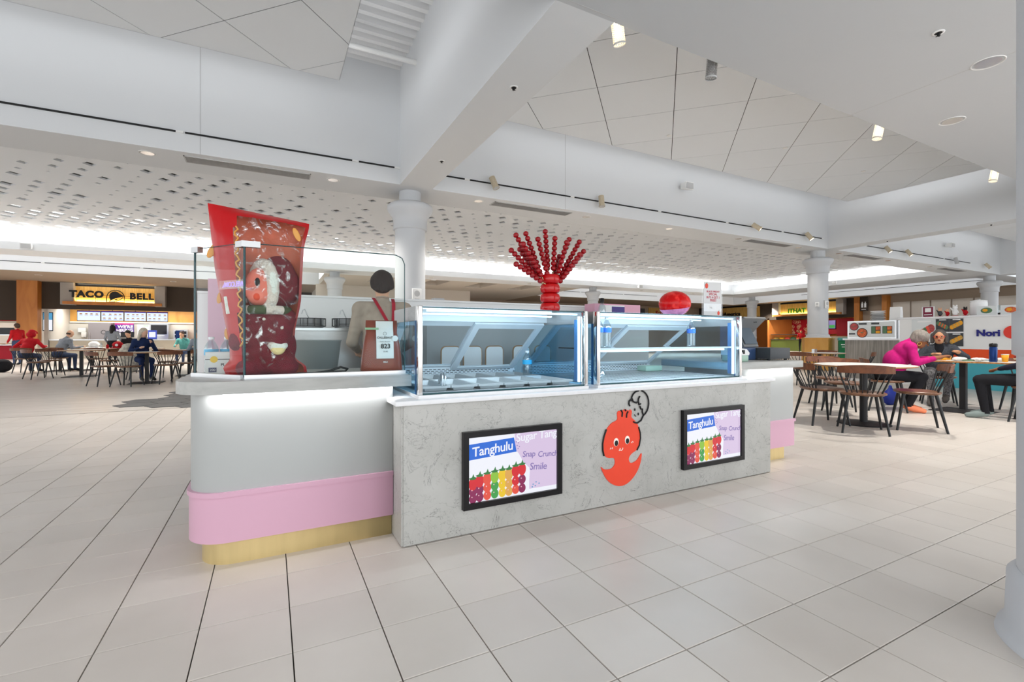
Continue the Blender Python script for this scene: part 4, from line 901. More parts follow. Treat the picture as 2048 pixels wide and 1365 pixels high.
def bottle(loc, label, r=.034, h=.215, lab='label_blue', cap_='cap_white', group='bottled water'):
    t = thing('water_bottle', label, 'bottle', loc, group=group)
    MB().lathe(bottle_mesh(r, h), n=20).build('bottle_body', 'pet', t)
    MB().lathe([(r*1.015, .50*h), (r*1.02, .51*h), (r*1.02, .65*h), (r*1.015, .66*h)], n=20).build('label_band', lab, t)
    MB().lathe([(r*.42, .93*h), (r*.42, h), (0, h)], n=16).build('cap', cap_, t)
for k, (x, y) in enumerate(((-.30, 3.17), (-.225, 3.19))):
    bottle((x, y, .8825), ['water bottle with sky blue band against the left glass pane', 'water bottle with sky blue band behind the white carton'][k], .036, .21, 'label_sky', group='water bottles in the glass corner')
# --- chocolate pouch
mat('pouch_brown', '#7d3420', 0.3, coat=0.3, noise=0.18, nscale=7, bump=0.2, bscale=14); mat('pouch_dark', '#4a1c14', 0.35); mat('paper', (0.70, 0.73, 0.73), 0.6); mat('sticker_green', '#8ab08a', 0.4)
t = thing('chocolate_pouch', 'brown chocolate pouch with white label numbered 823 beside the display case', 'pouch', (.575, 2.775, .8825), math.radians(-4))
mb = MB(); rows = [(0, .115, .045), (.02, .118, .05), (.10, .112, .048), (.18, .100, .040), (.235, .088, .025), (.26, .09, .012), (.305, .088, .006)]
vs = []
for z, w, d in rows:
    for k in range(24):
        a = 2*math.pi*k/24; c_, s_ = math.cos(a), math.sin(a); vs.append((w*math.copysign(abs(c_)**.5, c_), d*math.copysign(abs(s_)**.6, s_), z))
fs = [(i*24+k, i*24+(k+1) % 24, (i+1)*24+(k+1) % 24, (i+1)*24+k) for i in range(len(rows)-1) for k in range(24)]+[list(range(24))[::-1], [(len(rows)-1)*24+k for k in range(24)]]
mb.add(vs, fs, 0, True).build('pouch', 'pouch_brown', t)
lb = MB(); prof = [(.30, -.020), (.26, -.022), (.235, -.034), (.18, -.0475), (.10, -.055), (.085, -.055)]
for (z0, y0), (z1, y1) in zip(prof[:-1], prof[1:]): lb.quad((-.035, y0, z0), (.062, y0, z0), (.062, y1, z1), (-.035, y1, z1))
lab = lb.build('paper_label', 'paper', t)
text('brand_lettering', 'CALLEBAUT', lab, (.013, -.048, .205), .0165, depth=.0004, bold=.0002); text('number_lettering', '823', lab, (.016, -.056, .155), .036, depth=.0004, bold=.0008)
text('milk_lettering', 'MILK', t, (.016, -.055, .065), .012, depth=.0004, bold=.0003, material='paper'); text('small_lettering', 'FINEST BELGIAN', lab, (.013, -.0525, .182), .008, depth=.0003); text('small_lettering', '33.6%', lab, (.016, -.056, .125), .011, depth=.0003)
text('side_lettering', '2.5kg / 5.5lbs', t, (.075, -.052, .012), .009, depth=.0003, material='paper')
MB().tube([(.013+.009*math.cos(2*math.pi*k/16), -.047, .228+.009*math.sin(2*math.pi*k/16)) for k in range(17)], .0008, n=5).build('round_crest', 'black_paint', lab)
MB().cyl((.070, -.050, .20), (.070, -.046, .20), .017, n=20).build('round_sticker', 'paper', t)
MB().box(-.095, -.02, -.030, -.026, .250, .262).build('green_sticker', 'sticker_green', t)
mat('cable_black', (0.01, 0.012, 0.014), 0.5)
MB().tube([(.12, 2.86, .888), (.22, 2.84, .888), (.30, 2.83, .90), (.36, 2.85, .918), (.40, 2.87, .905), (.39, 2.90, .889), (.30, 2.92, .888)], .0065, n=8).build('power_cable', 'cable_black', None, label='looped black cable on the worktop left of the chocolate pouch', cat='cable')

# --- candied hawthorn stand
mat('candy_red', '#900a12', 0.18, spec=0.35, coat=0.1, noise=0.25, nscale=30); mat('vase_red', '#b80a0e', 0.12, spec=0.4, coat=0.1); mat('stick_wood', '#e6cf9f', 0.6)
t = thing('tiered_vase', 'glossy red four tiered vase holding candied fruit skewers', 'vase', (1.682, 2.70, 1.2575))
prof = []
for k in range(4):
    for i in range(9): a = math.pi*i/8; prof.append((.050+.018*math.sin(a), .002+.064*k+.062*(1-math.cos(a))/2))
for k in range(4): MB().lathe([(0, prof[k*9][1])]+prof[k*9:k*9+9]+[(0, prof[k*9+8][1])], n=28).build('tier', 'vase_red', t)
ball_me = MB().ball((0, 0, 0), .0188, 12, 8, sc=(1, 1, .95)).mesh('candied_hawthorn', 'candy_red')
SK = [(( .000, .01), (-.02, .03, .552), 8), ((-.012, -.02), (-.095, .00, .487), 8), ((.012, .0), (.026, -.02, .50), 7), ((-.03, .0), (-.285, .02, .40), 8), ((-.03, -.02), (-.27, -.02, .305), 7), ((-.025, .02), (-.245, .03, .505), 9), ((-.015, .02), (-.165, .04, .525), 9),
      ((-.025, -.01), (-.228, -.04, .435), 8), ((-.02, .03), (-.20, .06, .42), 7), ((.02, -.01), (.10, -.05, .475), 7), ((.02, .02), (.175, .03, .517), 9), ((.025, 0), (.240, .0, .500), 10), ((.03, -.01), (.255, -.03, .43), 8), ((.025, -.02), (.20, -.06, .40), 8), ((.03, .02), (.225, .05, .36), 7), ((.0, .03), (.03, .08, .37), 6), ((-.02, .03), (-.13, .08, .36), 6), ((.02, .03), (.12, .07, .40), 6)]
tip_words = ['tallest and upright in the middle', 'short one left of the middle', 'just right of the upright one', 'leaning furthest left', 'lowest of the left fan', 'high one in the left fan', 'second left of the upright one', 'in front of the left fan', 'at the back of the left fan',
             'near middle right, shorter', 'tall one on the right', 'second tallest of the right fan', 'leaning furthest right', 'in front of the right fan', 'lowest of the right fan', 'short one at the back middle', 'short one at the back left', 'short one at the back right']
for k, ((bx, by), tip, n_) in enumerate(SK):
    base = Vector((bx*1.4, by*1.4, .18)); tip = Vector(tip); d = (tip-base); Ls = d.length; d.normalize(); q = d.to_track_quat('Z', 'Y')
    sk = thing('candied_fruit_skewer', 'skewer of red candied hawthorn, '+tip_words[k], 'skewer', (1.682+base.x, 2.70+base.y, 1.2575+base.z), group='candied fruit skewers in the vase'); sk.rotation_euler = q.to_euler()
    MB().cyl((0, 0, -.04), (0, 0, Ls), .0018, n=6).build('stick', 'stick_wood', sk)
    for j in range(n_): o = link('candied_hawthorn', ball_me, sk, (0, 0, Ls-.0335*j)); o.rotation_euler = (0, 0, j*1.3)
# --- big candy ball and acrylic sign on the right case
m, N, L, B = nmat('jelly_red'); tc = N.new('ShaderNodeTexCoord'); vr = N.new('ShaderNodeTexNoise'); vr.inputs['Scale'].default_value = 22; vr.inputs['Detail'].default_value = 3; L.new(tc.outputs['Object'], vr.inputs['Vector'])
cr = N.new('ShaderNodeValToRGB'); cr.color_ramp.elements[0].color = C3('#cf0508'); cr.color_ramp.elements[1].color = C3('#f03a34'); cr.color_ramp.elements[0].position = .5; cr.color_ramp.elements[1].position = .66; L.new(vr.outputs['Fac'], cr.inputs[0]); L.new(cr.outputs[0], B.inputs['Base Color']); B.inputs['Roughness'].default_value = 0.22; B.inputs['Specular IOR Level'].default_value = .3
mat('jelly_label', '#d98ab8', 0.3, noise=0.3, nscale=25)
t = thing('candy_ball', 'shiny red candy shaped ball with pink printed base on the right display case', 'ball', (2.88, 2.74, 1.2575))
mb = MB().ball((0, 0, .102), .124, 28, 18, sc=(1, 1, .82)); mb.build('ball', 'jelly_red', t)
ring = []
for j in range(5):
    a = math.radians(15+14*j)
    for k in range(28):
        th = 2*math.pi*k/28; rr = .1255*math.sin(a); ring.append((rr*math.cos(th), rr*math.sin(th), .102-.1255*.82*math.cos(a)+.02*math.cos(th-.3)*j/4))
MB().add(ring, [(i*28+k, i*28+(k+1) % 28, (i+1)*28+(k+1) % 28, (i+1)*28+k) for i in range(4) for k in range(28)], 0, True).build('printed_base', 'jelly_label', t)
glassmat('acrylic', (0.96, 0.97, 0.97), 0.06); mat('poster_grey', (0.62, 0.61, 0.60), 0.4); mat('poster_pale', (0.78, 0.79, 0.8), 0.4); mat('strawberry', '#e0503c', 0.4); mat('rose_text', '#b8263e', 0.4)
t = thing('acrylic_sign', 'clear stand sign reading black friday special on the right display case', 'sign', (3.29, 2.72, 1.2575), math.radians(-8))
MB().box(-.108, .108, -.002, .002, .004, .305).build('holder', 'acrylic', t); MB().box(-.11, .11, -.03, .03, 0, .004).build('foot', 'acrylic', t)
ps = MB().box(-.092, .092, -.004, -.0022, .012, .295).build('poster', 'poster_grey', t)
MB().box(-.092, .092, -.0044, -.004, .05, .115).build('poster_photo', 'poster_pale', ps)
for s_, z, sz in (('BLACK FRIDAY', .215, .021), ('SPECIAL', .193, .026), ('BUY 4 GET 1', .166, .026), ('FREE!', .142, .030)): text('lettering', s_, ps, (.005, -.0048, z), sz, depth=.0005, bold=.0004, material='rose_text', spacing=.95)
text('ghost_lettering', 'SMILE', ps, (0, -.005, .085), .055, depth=.0005, bold=.0012, material='white_paint', spacing=.9)
for x, z, s_ in ((-.062, .262, 1), (.062, .036, .8)):
    b_ = MB().ball((x, -.005, z), .018*s_, 12, 8, sc=(.9, .25, 1.2)).build('strawberry_mark', 'strawberry', ps); MB().cyl((x, -.006, z+.018*s_), (x+.005, -.006, z+.034*s_), .0015, n=5).build('stem', 'sticker_green', b_)
# --- till: sloped screen terminal, cash drawer, receipt printer
mat('till_grey', (0.20, 0.205, 0.21), 0.4); mat('till_blue', (0.035, 0.07, 0.16), 0.35); mat('drawer_grey', (0.055, 0.06, 0.066), 0.5); mat('till_screen', (0.10, 0.13, 0.16), 0.08); mat('mint', (0.36, 0.52, 0.42), 0.4)
t = thing('till_terminal', 'grey two screen till terminal on the right counter', 'till', (3.87, 2.86, .8825))
def slanted(cx, y0, z0, y1, z1, w0, w1, th, name, mt, par):
    d = Vector((0, y1-y0, z1-z0)); n_ = Vector((1, 0, 0)).cross(d).normalized()*th
    a = [Vector((cx-w0/2, y0, z0)), Vector((cx+w0/2, y0, z0)), Vector((cx+w1/2, y1, z1)), Vector((cx-w1/2, y1, z1))]
    return MB().add([*a, *[p+n_ for p in a]], [(0,3,2,1),(4,5,6,7),(0,1,5,4),(1,2,6,5),(2,3,7,6),(3,0,4,7)]).build(name, mt, par)
MB().rbox(-.13, .10, -.06, .14, .0, .125, .012).build('stand', 'till_blue', t)
slanted(.0, -.085, .125, .0, .305, .20, .20, -.02, 'customer_screen_frame', 'till_grey', t); slanted(.0, -.088, .150, -.013, .295, .17, .17, -.003, 'customer_screen', 'till_screen', t)
slanted(.02, .10, .22, -.10, .392, .34, .30, .016, 'cashier_screen', 'till_grey', t)
MB().box(-.16, -.09, -.05, .12, .10, .36).build('neck', 'till_blue', t)
MB().tube([(.045, -.079, .345), (.075, -.081, .345), (.068, -.062, .372), (.040, -.060, .372), (.045, -.079, .345)], .003, n=6).build('maker_mark', 'black_paint', t)
t = thing('cash_drawer', 'dark grey cash drawer box at the end of the right counter', 'cash drawer', (4.115, 2.80, .8825))
MB().rbox(-.135, .155, -.13, .22, .012, .112, .004).build('case', 'drawer_grey', t)
for x in (-.11, .13):
    for y in (-.1, .19): MB().cyl((x, y, 0), (x, y, .014), .014).build('foot', 'black_paint', t)
t = thing('receipt_printer', 'small white and mint receipt printer beside the display case', 'printer', (3.56, 2.70, .8825))
MB().rbox(-.075, .075, -.07, .09, .0, .06, .012).build('lower_body', 'mint', t)
mb = MB(); pr = [(-.07, .055), (.09, .055), (.09, .10), (.02, .122), (-.05, .105), (-.075, .075)]; n_ = len(pr); vs = [(-.076, y, z) for y, z in pr]+[(.076, y, z) for y, z in pr]
mb.add(vs, [list(range(n_))[::-1], list(range(n_, 2*n_))]+[(i, (i+1) % n_, n_+(i+1) % n_, n_+i) for i in range(n_)]).build('cover', 'white_gloss', t)
MB().box(-.01, .012, -.078, -.06, .068, .10).build('paper_slot', 'black_paint', t)
# --- pink product box and sanitizer on the back wall
mat('label_violet', '#3a2a78', 0.4); mat('baby_pink', '#dba4b8', 0.5)
t = thing('pink_carton', 'long pink carton with violet label on the kiosk back wall', 'carton', (3.83, 4.66, 1.272))
MB().box(-.36, .36, -.10, .10, .0, .23).build('box', 'baby_pink', t); MB().box(-.28, .10, -.1035, -.10, .02, .215).build('white_label', 'carton_white', t); lb_ = MB().box(-.10, .10, -.106, -.1035, .12, .20).build('violet_band', 'label_violet', t)
MB().box(-.06, .06, -.105, -.1035, .05, .06).box(-.04, .04, -.105, -.1035, .03, .038).build('print_line', 'grey_plastic', t)
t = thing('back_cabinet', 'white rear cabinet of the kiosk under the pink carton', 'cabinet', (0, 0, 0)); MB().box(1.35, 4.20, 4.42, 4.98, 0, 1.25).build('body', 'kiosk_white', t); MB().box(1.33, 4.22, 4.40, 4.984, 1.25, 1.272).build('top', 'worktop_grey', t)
t = thing('sanitizer_bottle', 'clear pump bottle with black cap left of the pink carton', 'bottle', (3.52, 4.48, 1.272))
MB().lathe([(0, 0), (.042, 0), (.045, .01), (.045, .17), (.03, .21), (.015, .225), (.015, .24)], n=20).build('bottle_body', 'pet', t); MB().lathe([(.024, .235), (.026, .245), (.026, .285), (0, .29)], n=16).build('cap', 'black_paint', t); MB().lathe([(.0456, .03), (.046, .035), (.046, .11), (.0456, .115)], n=20).build('label_band', 'label_blue', t)
# --- purple LED lettering seen from behind
mat('neon_violet', (0.2, 0.1, 0.6), 0.4, emit=(0.40, 0.12, 1.0), estr=0.8)
t = thing('led_sign', 'purple LED lettering sign seen from behind on the left glass', 'sign', (-.178, 2.757, 1.357), math.radians(-52.4))
me = text_mesh('WELCOME', .036, .003, .0006, material='neon_violet'); me.transform(Matrix.Scale(-1, 4, (1, 0, 0))); me.flip_normals()
link('lettering', me, t, (0, .012, 0)); MB().box(-.10, .10, .006, .010, -.022, .022).build('backing', 'acrylic', t)
# --- bottles inside the cases and scoop
bottle((2.06, 2.66, 1.017), 'water bottle with blue band, left one of the pair on the lit shelf'); bottle((2.135, 2.665, 1.017), 'water bottle with blue band, right one of the pair on the lit shelf'); bottle((3.02, 2.70, 1.017), 'single water bottle with blue band at the right of the lit shelf')
bottle((1.70, 3.05, .790), 'water bottle with sky blue band inside the left display case', .036, .2, 'label_sky')
t = thing('steel_tongs', 'steel tongs lying at the front of the pans in the left display case', 'tongs', (.86, 2.53, .815))
MB().tube([(0, 0, 0), (.01, .02, .05), (.015, .05, .07), (.02, .09, .05), (.02, .13, .0)], .005, n=8).build('arm', 'steel', t); MB().tube([(.012, 0, 0), (.028, .02, .045), (.03, .05, .068), (.03, .09, .045), (.03, .13, .0)], .005, n=8).build('arm', 'steel', t)
t = thing('plastic_bag', 'crumpled clear bag with blue tie inside the right display case', 'bag', (2.02, 2.62, .79))
link('bag_body', sdf_mesh('bag_body', [ell((0, 0, .03), (.06, .04, .03)), ell((.03, .01, .05), (.04, .03, .03)), ell((-.03, .01, .04), (.03, .03, .035))], ['pet'], .01, .02), t); MB().tube([(0, 0, .06), (.02, 0, .12), (.0, 0, .17), (-.06, 0, .18)], .002, n=5).build('tie', 'label_sky', t)
mat('napkin', (0.8, 0.8, 0.82), 0.8)
MB().rbox(-.10, .10, -.06, .06, 0, .05, .01).build('tissue_box', 'mint', None, (3.1, 3.25, .783), label='mint tissue box low in the right display case', cat='box')

# --- shelf with upright white rounded panels, tan rimmed, seen through the left display case
t = thing('inner_bench', 'low steel bench inside the kiosk behind the display cases', 'bench', (0, 0, 0)); MB().box(1.3, 3.7, 3.98, 4.36, .62, .66).build('top', 'steel', t)
for x in (1.36, 2.5, 3.64): MB().box(x-.02, x+.02, 4.0, 4.34, 0, .62).build('leg', 'steel', t)
mat('tray_tan', '#a9825a', 0.5)
for k, x in enumerate((1.50, 1.72, 1.95, 2.25, 2.50)):
    t = thing('upright_tray', ['white tray with tan rim behind the left display case, leftmost', 'white tray with tan rim behind the left display case, second from the left', 'white tray with tan rim behind the left display case, third from the left', 'white tray with tan rim behind the left display case, second from the right', 'white tray with tan rim behind the left display case, rightmost'][k], 'tray', (x, 4.15, .66), group='upright trays on the bench')
    pts = rrect(-.09, .09, 0, .34, .04); n_ = len(pts)
    MB().add([(a, 0, b) for a, b in pts]+[(a, .02, b) for a, b in pts], [list(range(n_)), list(range(n_, 2*n_))[::-1]]+[(i, n_+i, n_+(i+1) % n_, (i+1) % n_) for i in range(n_)]).build('panel', 'white_gloss', t)
    MB().tube([(a, .01, b) for a, b in pts+[pts[0]]], .011, n=6).build('rim', 'tray_tan', t)
# ================================================================== SEATING
woodmat('walnut', '#5e3420', '#7d4a2c', 5, 0.4, (2, 14, 2)); woodmat('walnut_seat', '#5a3a28', '#80593f', 4, 0.3, (3, 12, 2)); mat('leg_black', (0.018, 0.019, 0.021), 0.4)
mat('table_top_white', (0.72, 0.69, 0.65), 0.3); woodmat('table_edge', '#9c6a3a', '#c08e58', 5, 0.4, (10, 10, 1)); mat('iron', (0.02, 0.02, 0.022), 0.5)
def make_chair():
    t = thing('spindle_chair', 'chair', 'chair', (0, 0, 0), group='wooden spindle back chairs')
    pts = [(.225*math.copysign(abs(math.cos(a))**.75, math.cos(a)), .215*math.copysign(abs(math.sin(a))**.6, math.sin(a))-.0) for a in [2*math.pi*k/28 for k in range(28)]]
    mb = MB(); n = 28
    vs = [(x*.88, y*.88, .425) for x, y in pts]+[(x, y, .44) for x, y in pts]+[(x, y, .455) for x, y in pts]+[(x*.93, y*.93, .46) for x, y in pts]+[(x*.45, y*.45, .447) for x, y in pts]
    fs = [(r*n+k, r*n+(k+1) % n, (r+1)*n+(k+1) % n, (r+1)*n+k) for r in range(4) for k in range(n)]+[list(range(n))[::-1], list(range(4*n, 5*n))]
    mb.add(vs, fs, 0, True).build('seat', 'walnut_seat', t)
    for sx in (-1, 1):
        for sy in (-1, 1): MB().cyl((sx*.15, sy*.145, .43), (sx*.215, sy*.225-.01, 0), .019, .012, n=10).build('leg', 'leg_black', t)
    N_ = 12; arcp = [(.255*math.sin(math.radians(-62+124*k/N_))/math.sin(math.radians(62)), -.225-.075*(math.cos(math.radians(-62+124*k/N_))-math.cos(math.radians(62)))/(1-math.cos(math.radians(62)))) for k in range(N_+1)]
    mb = MB(); vs = []
    for (x, y) in arcp:
        h = .095-.018*(abs(x)/.255)**2; r = math.hypot(x, y+.05); nx, ny = x/r, (y+.05)/r
        for dz, dn in ((0, -.009), (h, -.006), (h, .010), (0, .013)): vs.append((x+nx*dn, y+ny*dn-.02*dz/.09, .690+dz))
    fs = [(i*4+k, i*4+(k+1) % 4, (i+1)*4+(k+1) % 4, (i+1)*4+k) for i in range(N_) for k in range(4)]+[(0, 1, 2, 3), (N_*4+3, N_*4+2, N_*4+1, N_*4)]
    mb.add(vs, fs, 0, False).build('top_rail', 'walnut', t)
    for k in range(8):
        f = -1+2*k/7; i = (f+1)/2*N_*.94+N_*.03; j = int(i); w = i-j; x = arcp[j][0]*(1-w)+arcp[j+1][0]*w; y = arcp[j][1]*(1-w)+arcp[j+1][1]*w
        MB().cyl((f*.155, -.185+.03*abs(f), .445), (x, y, .70), .0095 if k in (0, 7) else .0062, n=8).build('spindle', 'leg_black', t)
    return t
CH0 = make_chair(); used0 = [False]
def chair(x, y, ang, label, group='wooden spindle back chairs'):
    """ang: compass of the facing direction in degrees (0 = +x)"""
    rz = math.radians(ang-90)
    if not used0[0]: used0[0] = True; CH0.location = (x, y, 0); CH0.rotation_euler = (0, 0, rz); CH0['label'] = label; return CH0
    return dup(CH0, (x, y, 0), rz, label, group)
def round_table(x, y, label, r=.53):
    t = thing('round_table', label, 'table', (x, y, 0), group='round pedestal tables')
    MB().lathe([(0, .728), (r-.02, .728), (r, .735), (r, .742), (r-.004, .745)], n=48).build('edge_band', 'table_edge', t)
    MB().cyl((0, 0, .7445), (0, 0, .748), r-.004, n=48).build('tabletop', 'table_top_white', t)
    MB().cyl((0, 0, .015), (0, 0, .73), .042, n=20).build('post', 'iron', t)
    MB().lathe([(0, .028), (.06, .026), (.27, .012), (.285, .006), (.285, 0)], n=40).build('base', 'iron', t)
    MB().box(-.2, .2, -.03, .03, .712, .728).box(-.03, .03, -.2, .2, .712, .728).build('spider', 'iron', t)
    return t
def square_table(x0, x1, y0, y1, label, posts, base=.30):
    t = thing('square_table', label, 'table', (0, 0, 0), group='square pedestal tables')
    MB().prism(rrect(x0, x1, y0, y1, .04), .722, .744).build('edge_band', 'table_edge', t); MB().prism(rrect(x0+.005, x1-.005, y0+.005, y1-.005, .038), .744, .747).build('tabletop', 'table_top_white', t)
    for px, py in posts:
        MB().box(px-.036, px+.036, py-.036, py+.036, .02, .722).build('post', 'iron', t)
        b = base; MB().add([(px-b, py-b, 0), (px+b, py-b, 0), (px+b, py+b, 0), (px-b, py+b, 0), (px-b, py-b, .008), (px+b, py-b, .008), (px+b, py+b, .008), (px-b, py+b, .008), (px-.05, py-.05, .03), (px+.05, py-.05, .03), (px+.05, py+.05, .03), (px-.05, py+.05, .03)],
            [(0,3,2,1),(0,1,5,4),(1,2,6,5),(2,3,7,6),(3,0,4,7),(4,5,9,8),(5,6,10,9),(6,7,11,10),(7,4,8,11),(8,9,10,11)]).build('base', 'iron', t)
    return t
round_table(6.67, 3.23, 'round pedestal table with four chairs, nearest on the right')
round_table(11.16, 6.30, 'smaller looking round table in front of the wood based column', .50)
square_table(8.93, 9.55, 1.95, 3.42, 'long table where the women eat, right side', [(9.11, 3.10), (9.11, 2.2)])
chair(6.12, 2.98, 34, 'spindle chair seen from behind at the near round table')
chair(6.24, 3.50, -30, 'spindle chair at the left of the near round table')
chair(6.84, 2.75, 122, 'spindle chair turned sideways in front of the pink sweater woman')
chair(7.28, 3.78, 222, 'spindle chair on the far side of the near round table')
chair(8.0, 4.35, 235, 'blurred spindle chair behind the near round table')
chair(10.50, 6.28, 10, 'spindle chair seen from behind at the round table before the wood based column')
chair(11.50, 5.68, 115, 'spindle chair at the right of the round table before the wood based column')
chair(10.95, 6.95, -80, 'spindle chair at the left of the round table before the wood based column')
chair(11.85, 6.62, 200, 'spindle chair on the far side of the round table before the wood based column')
chair(8.22, 3.68, -58, 'spindle chair under the woman in the pink sweater')
chair(9.82, 3.66, 205, 'spindle chair under the woman in the grey jacket')
chair(10.0, 2.70, 180, 'empty spindle chair behind the long table, before the blue panel')
# left dining area
square_table(-5.16, -4.34, 16.95, 17.77, 'square pedestal table at the far left of the dining area', [(-4.75, 17.36)], .34)
square_table(-3.05, -2.25, 13.8, 14.6, 'square pedestal table nearest the kiosk on the left', [(-2.66, 14.15)], .32)
square_table(-6.8, -5.0, 20.3, 21.1, 'long table in front of the man in the red hoodie', [(-6.2, 20.7), (-5.4, 20.7)], .3)
square_table(-5.0, -3.2, 18.9, 19.7, 'long table holding the red cap in the dining area', [(-4.1, 19.3)], .3)
square_table(-2.6, -1.6, 16.0, 16.8, 'square table in front of the man with the shoulder strap', [(-2.1, 16.4)], .3)
chair(-5.46, 16.78, 40, 'spindle chair at the far left table, seen from its side'); chair(-4.05, 17.05, 150, 'spindle chair at the right of the far left table'); chair(-5.55, 17.9, -50, 'spindle chair behind the far left table')
chair(-3.36, 13.72, 40, 'spindle chair left of the table nearest the kiosk'); chair(-2.86, 13.36, 70, 'spindle chair seen from behind at the table nearest the kiosk'); chair(-2.22, 13.72, 120, 'spindle chair right of the table nearest the kiosk, closest to the glass screen'); chair(-1.95, 14.5, 165, 'spindle chair at the right end of the table nearest the kiosk')
chair(-3.05, 15.25, -70, 'spindle chair with the white patterned coat on its back'); chair(-6.72, 19.75, 85, 'spindle chair under the man in the red hoodie'); chair(-6.0, 19.85, 80, 'spindle chair under the balding man in grey')
chair(-4.7, 18.6, 85, 'spindle chair facing the red cap table, left'); chair(-3.9, 18.5, 90, 'spindle chair facing the red cap table, right'); chair(-2.45, 15.45, 75, 'spindle chair before the man with the shoulder strap'); chair(-1.75, 15.75, 110, 'spindle chair under the man with the shoulder strap')
chair(-4.2, 20.2, 265, 'spindle chair under the dark haired seated man')

# ================================================================== PEOPLE
for nm, c in (('skin_brown', '#8a5a3c'), ('skin_tan', '#c08c68'), ('skin_light', '#d9a98a'), ('skin_pale', '#e0b49c')): mat(nm, c, 0.55)
for nm, c in (('cloth_magenta', '#ad0c68'), ('cloth_black', '#15151a'), ('cloth_charcoal', '#3c3e44'), ('cloth_beige', '#ab9d8e'), ('cloth_red', '#b4121c'), ('cloth_grey', '#83888f'), ('cloth_navy', '#1c2d55'), ('cloth_teal', '#5aa09a'), ('cloth_jean', '#34405c'), ('cloth_palegrey', '#9aa3ad'), ('cloth_crimson', '#a8142c')): mat(nm, c, 0.9, noise=0.12, nscale=25, bump=0.15, bscale=120)
mat('cloth_pattern', '#6a6a6c', 0.9, noise=0.75, nscale=55); mat('cloth_tweed', '#3d4046', 0.9, noise=0.35, nscale=70); mat('cloth_knit', '#1a1a2a', 0.9)
for nm, c in (('hair_black', '#181312'), ('hair_dark', '#2a1e19'), ('hair_grey', '#7a736c'), ('hair_darkgrey', '#45403d'), ('hair_blonde', '#cfc6b4'), ('hair_brown', '#4a382c')): mat(nm, c, 0.6, noise=0.35, nscale=40, bump=0.6, bscale=80, stretch=(1, 1, .3))
mat('shoe_coral', '#f08a62', 0.6); mat('shoe_black', '#0e0e10', 0.5); mat('shoe_grey', '#7d8a88', 0.6); mat('boot', '#4a4542', 0.8); mat('lip', '#8c3a34', 0.5); mat('eye_dark', '#120c0a', 0.3); mat('gold', (0.8, 0.55, 0.15), 0.25, metal=1.0)
def ellm(c, r, R, tg): return ('e', np.array(c, float), np.array(r, float), np.array(R, float), 0, tg)
def V(*a): return np.array(a, float)
def frame(fwd, up=(0, 0, 1)):
    f = V(*fwd); f /= np.linalg.norm(f); u = V(*up); r = np.cross(f, u); r /= np.linalg.norm(r); u = np.cross(r, f); return r, f, u
def hand_prims(w, tip, up, side, curl=.5):
    """palm and five bent fingers from the wrist w towards tip; side=+1 puts the thumb on +right"""
    w = V(*w); r, f, u = frame(V(*tip)-w, up); P_ = []
    pc = w+f*.045; P_.append(ellm(pc, (.040, .048, .016), np.stack([r, f, u], 1), 0)); P_.append(cap(w-f*.02, w+f*.02, .026, .024, 0))
    for k, (off, Ln) in enumerate(((-.030, .058), (-.010, .072), (.011, .070), (.030, .060))):
        b = w+f*.085+r*off*side; m_ = b+f*Ln*.5-u*Ln*.15*curl; e = m_+f*Ln*.35*(1-.4*curl)-u*Ln*.5*curl; P_ += [cap(b, m_, .0095, .009, 0), cap(m_, e, .009, .0075, 0)]
    b = w+f*.030+r*.034*side; m_ = b+f*.026+r*.022*side; P_ += [cap(b, m_, .012, .010, 0), cap(m_, m_+f*.028-u*.012*curl, .010, .008, 0)]
    return P_
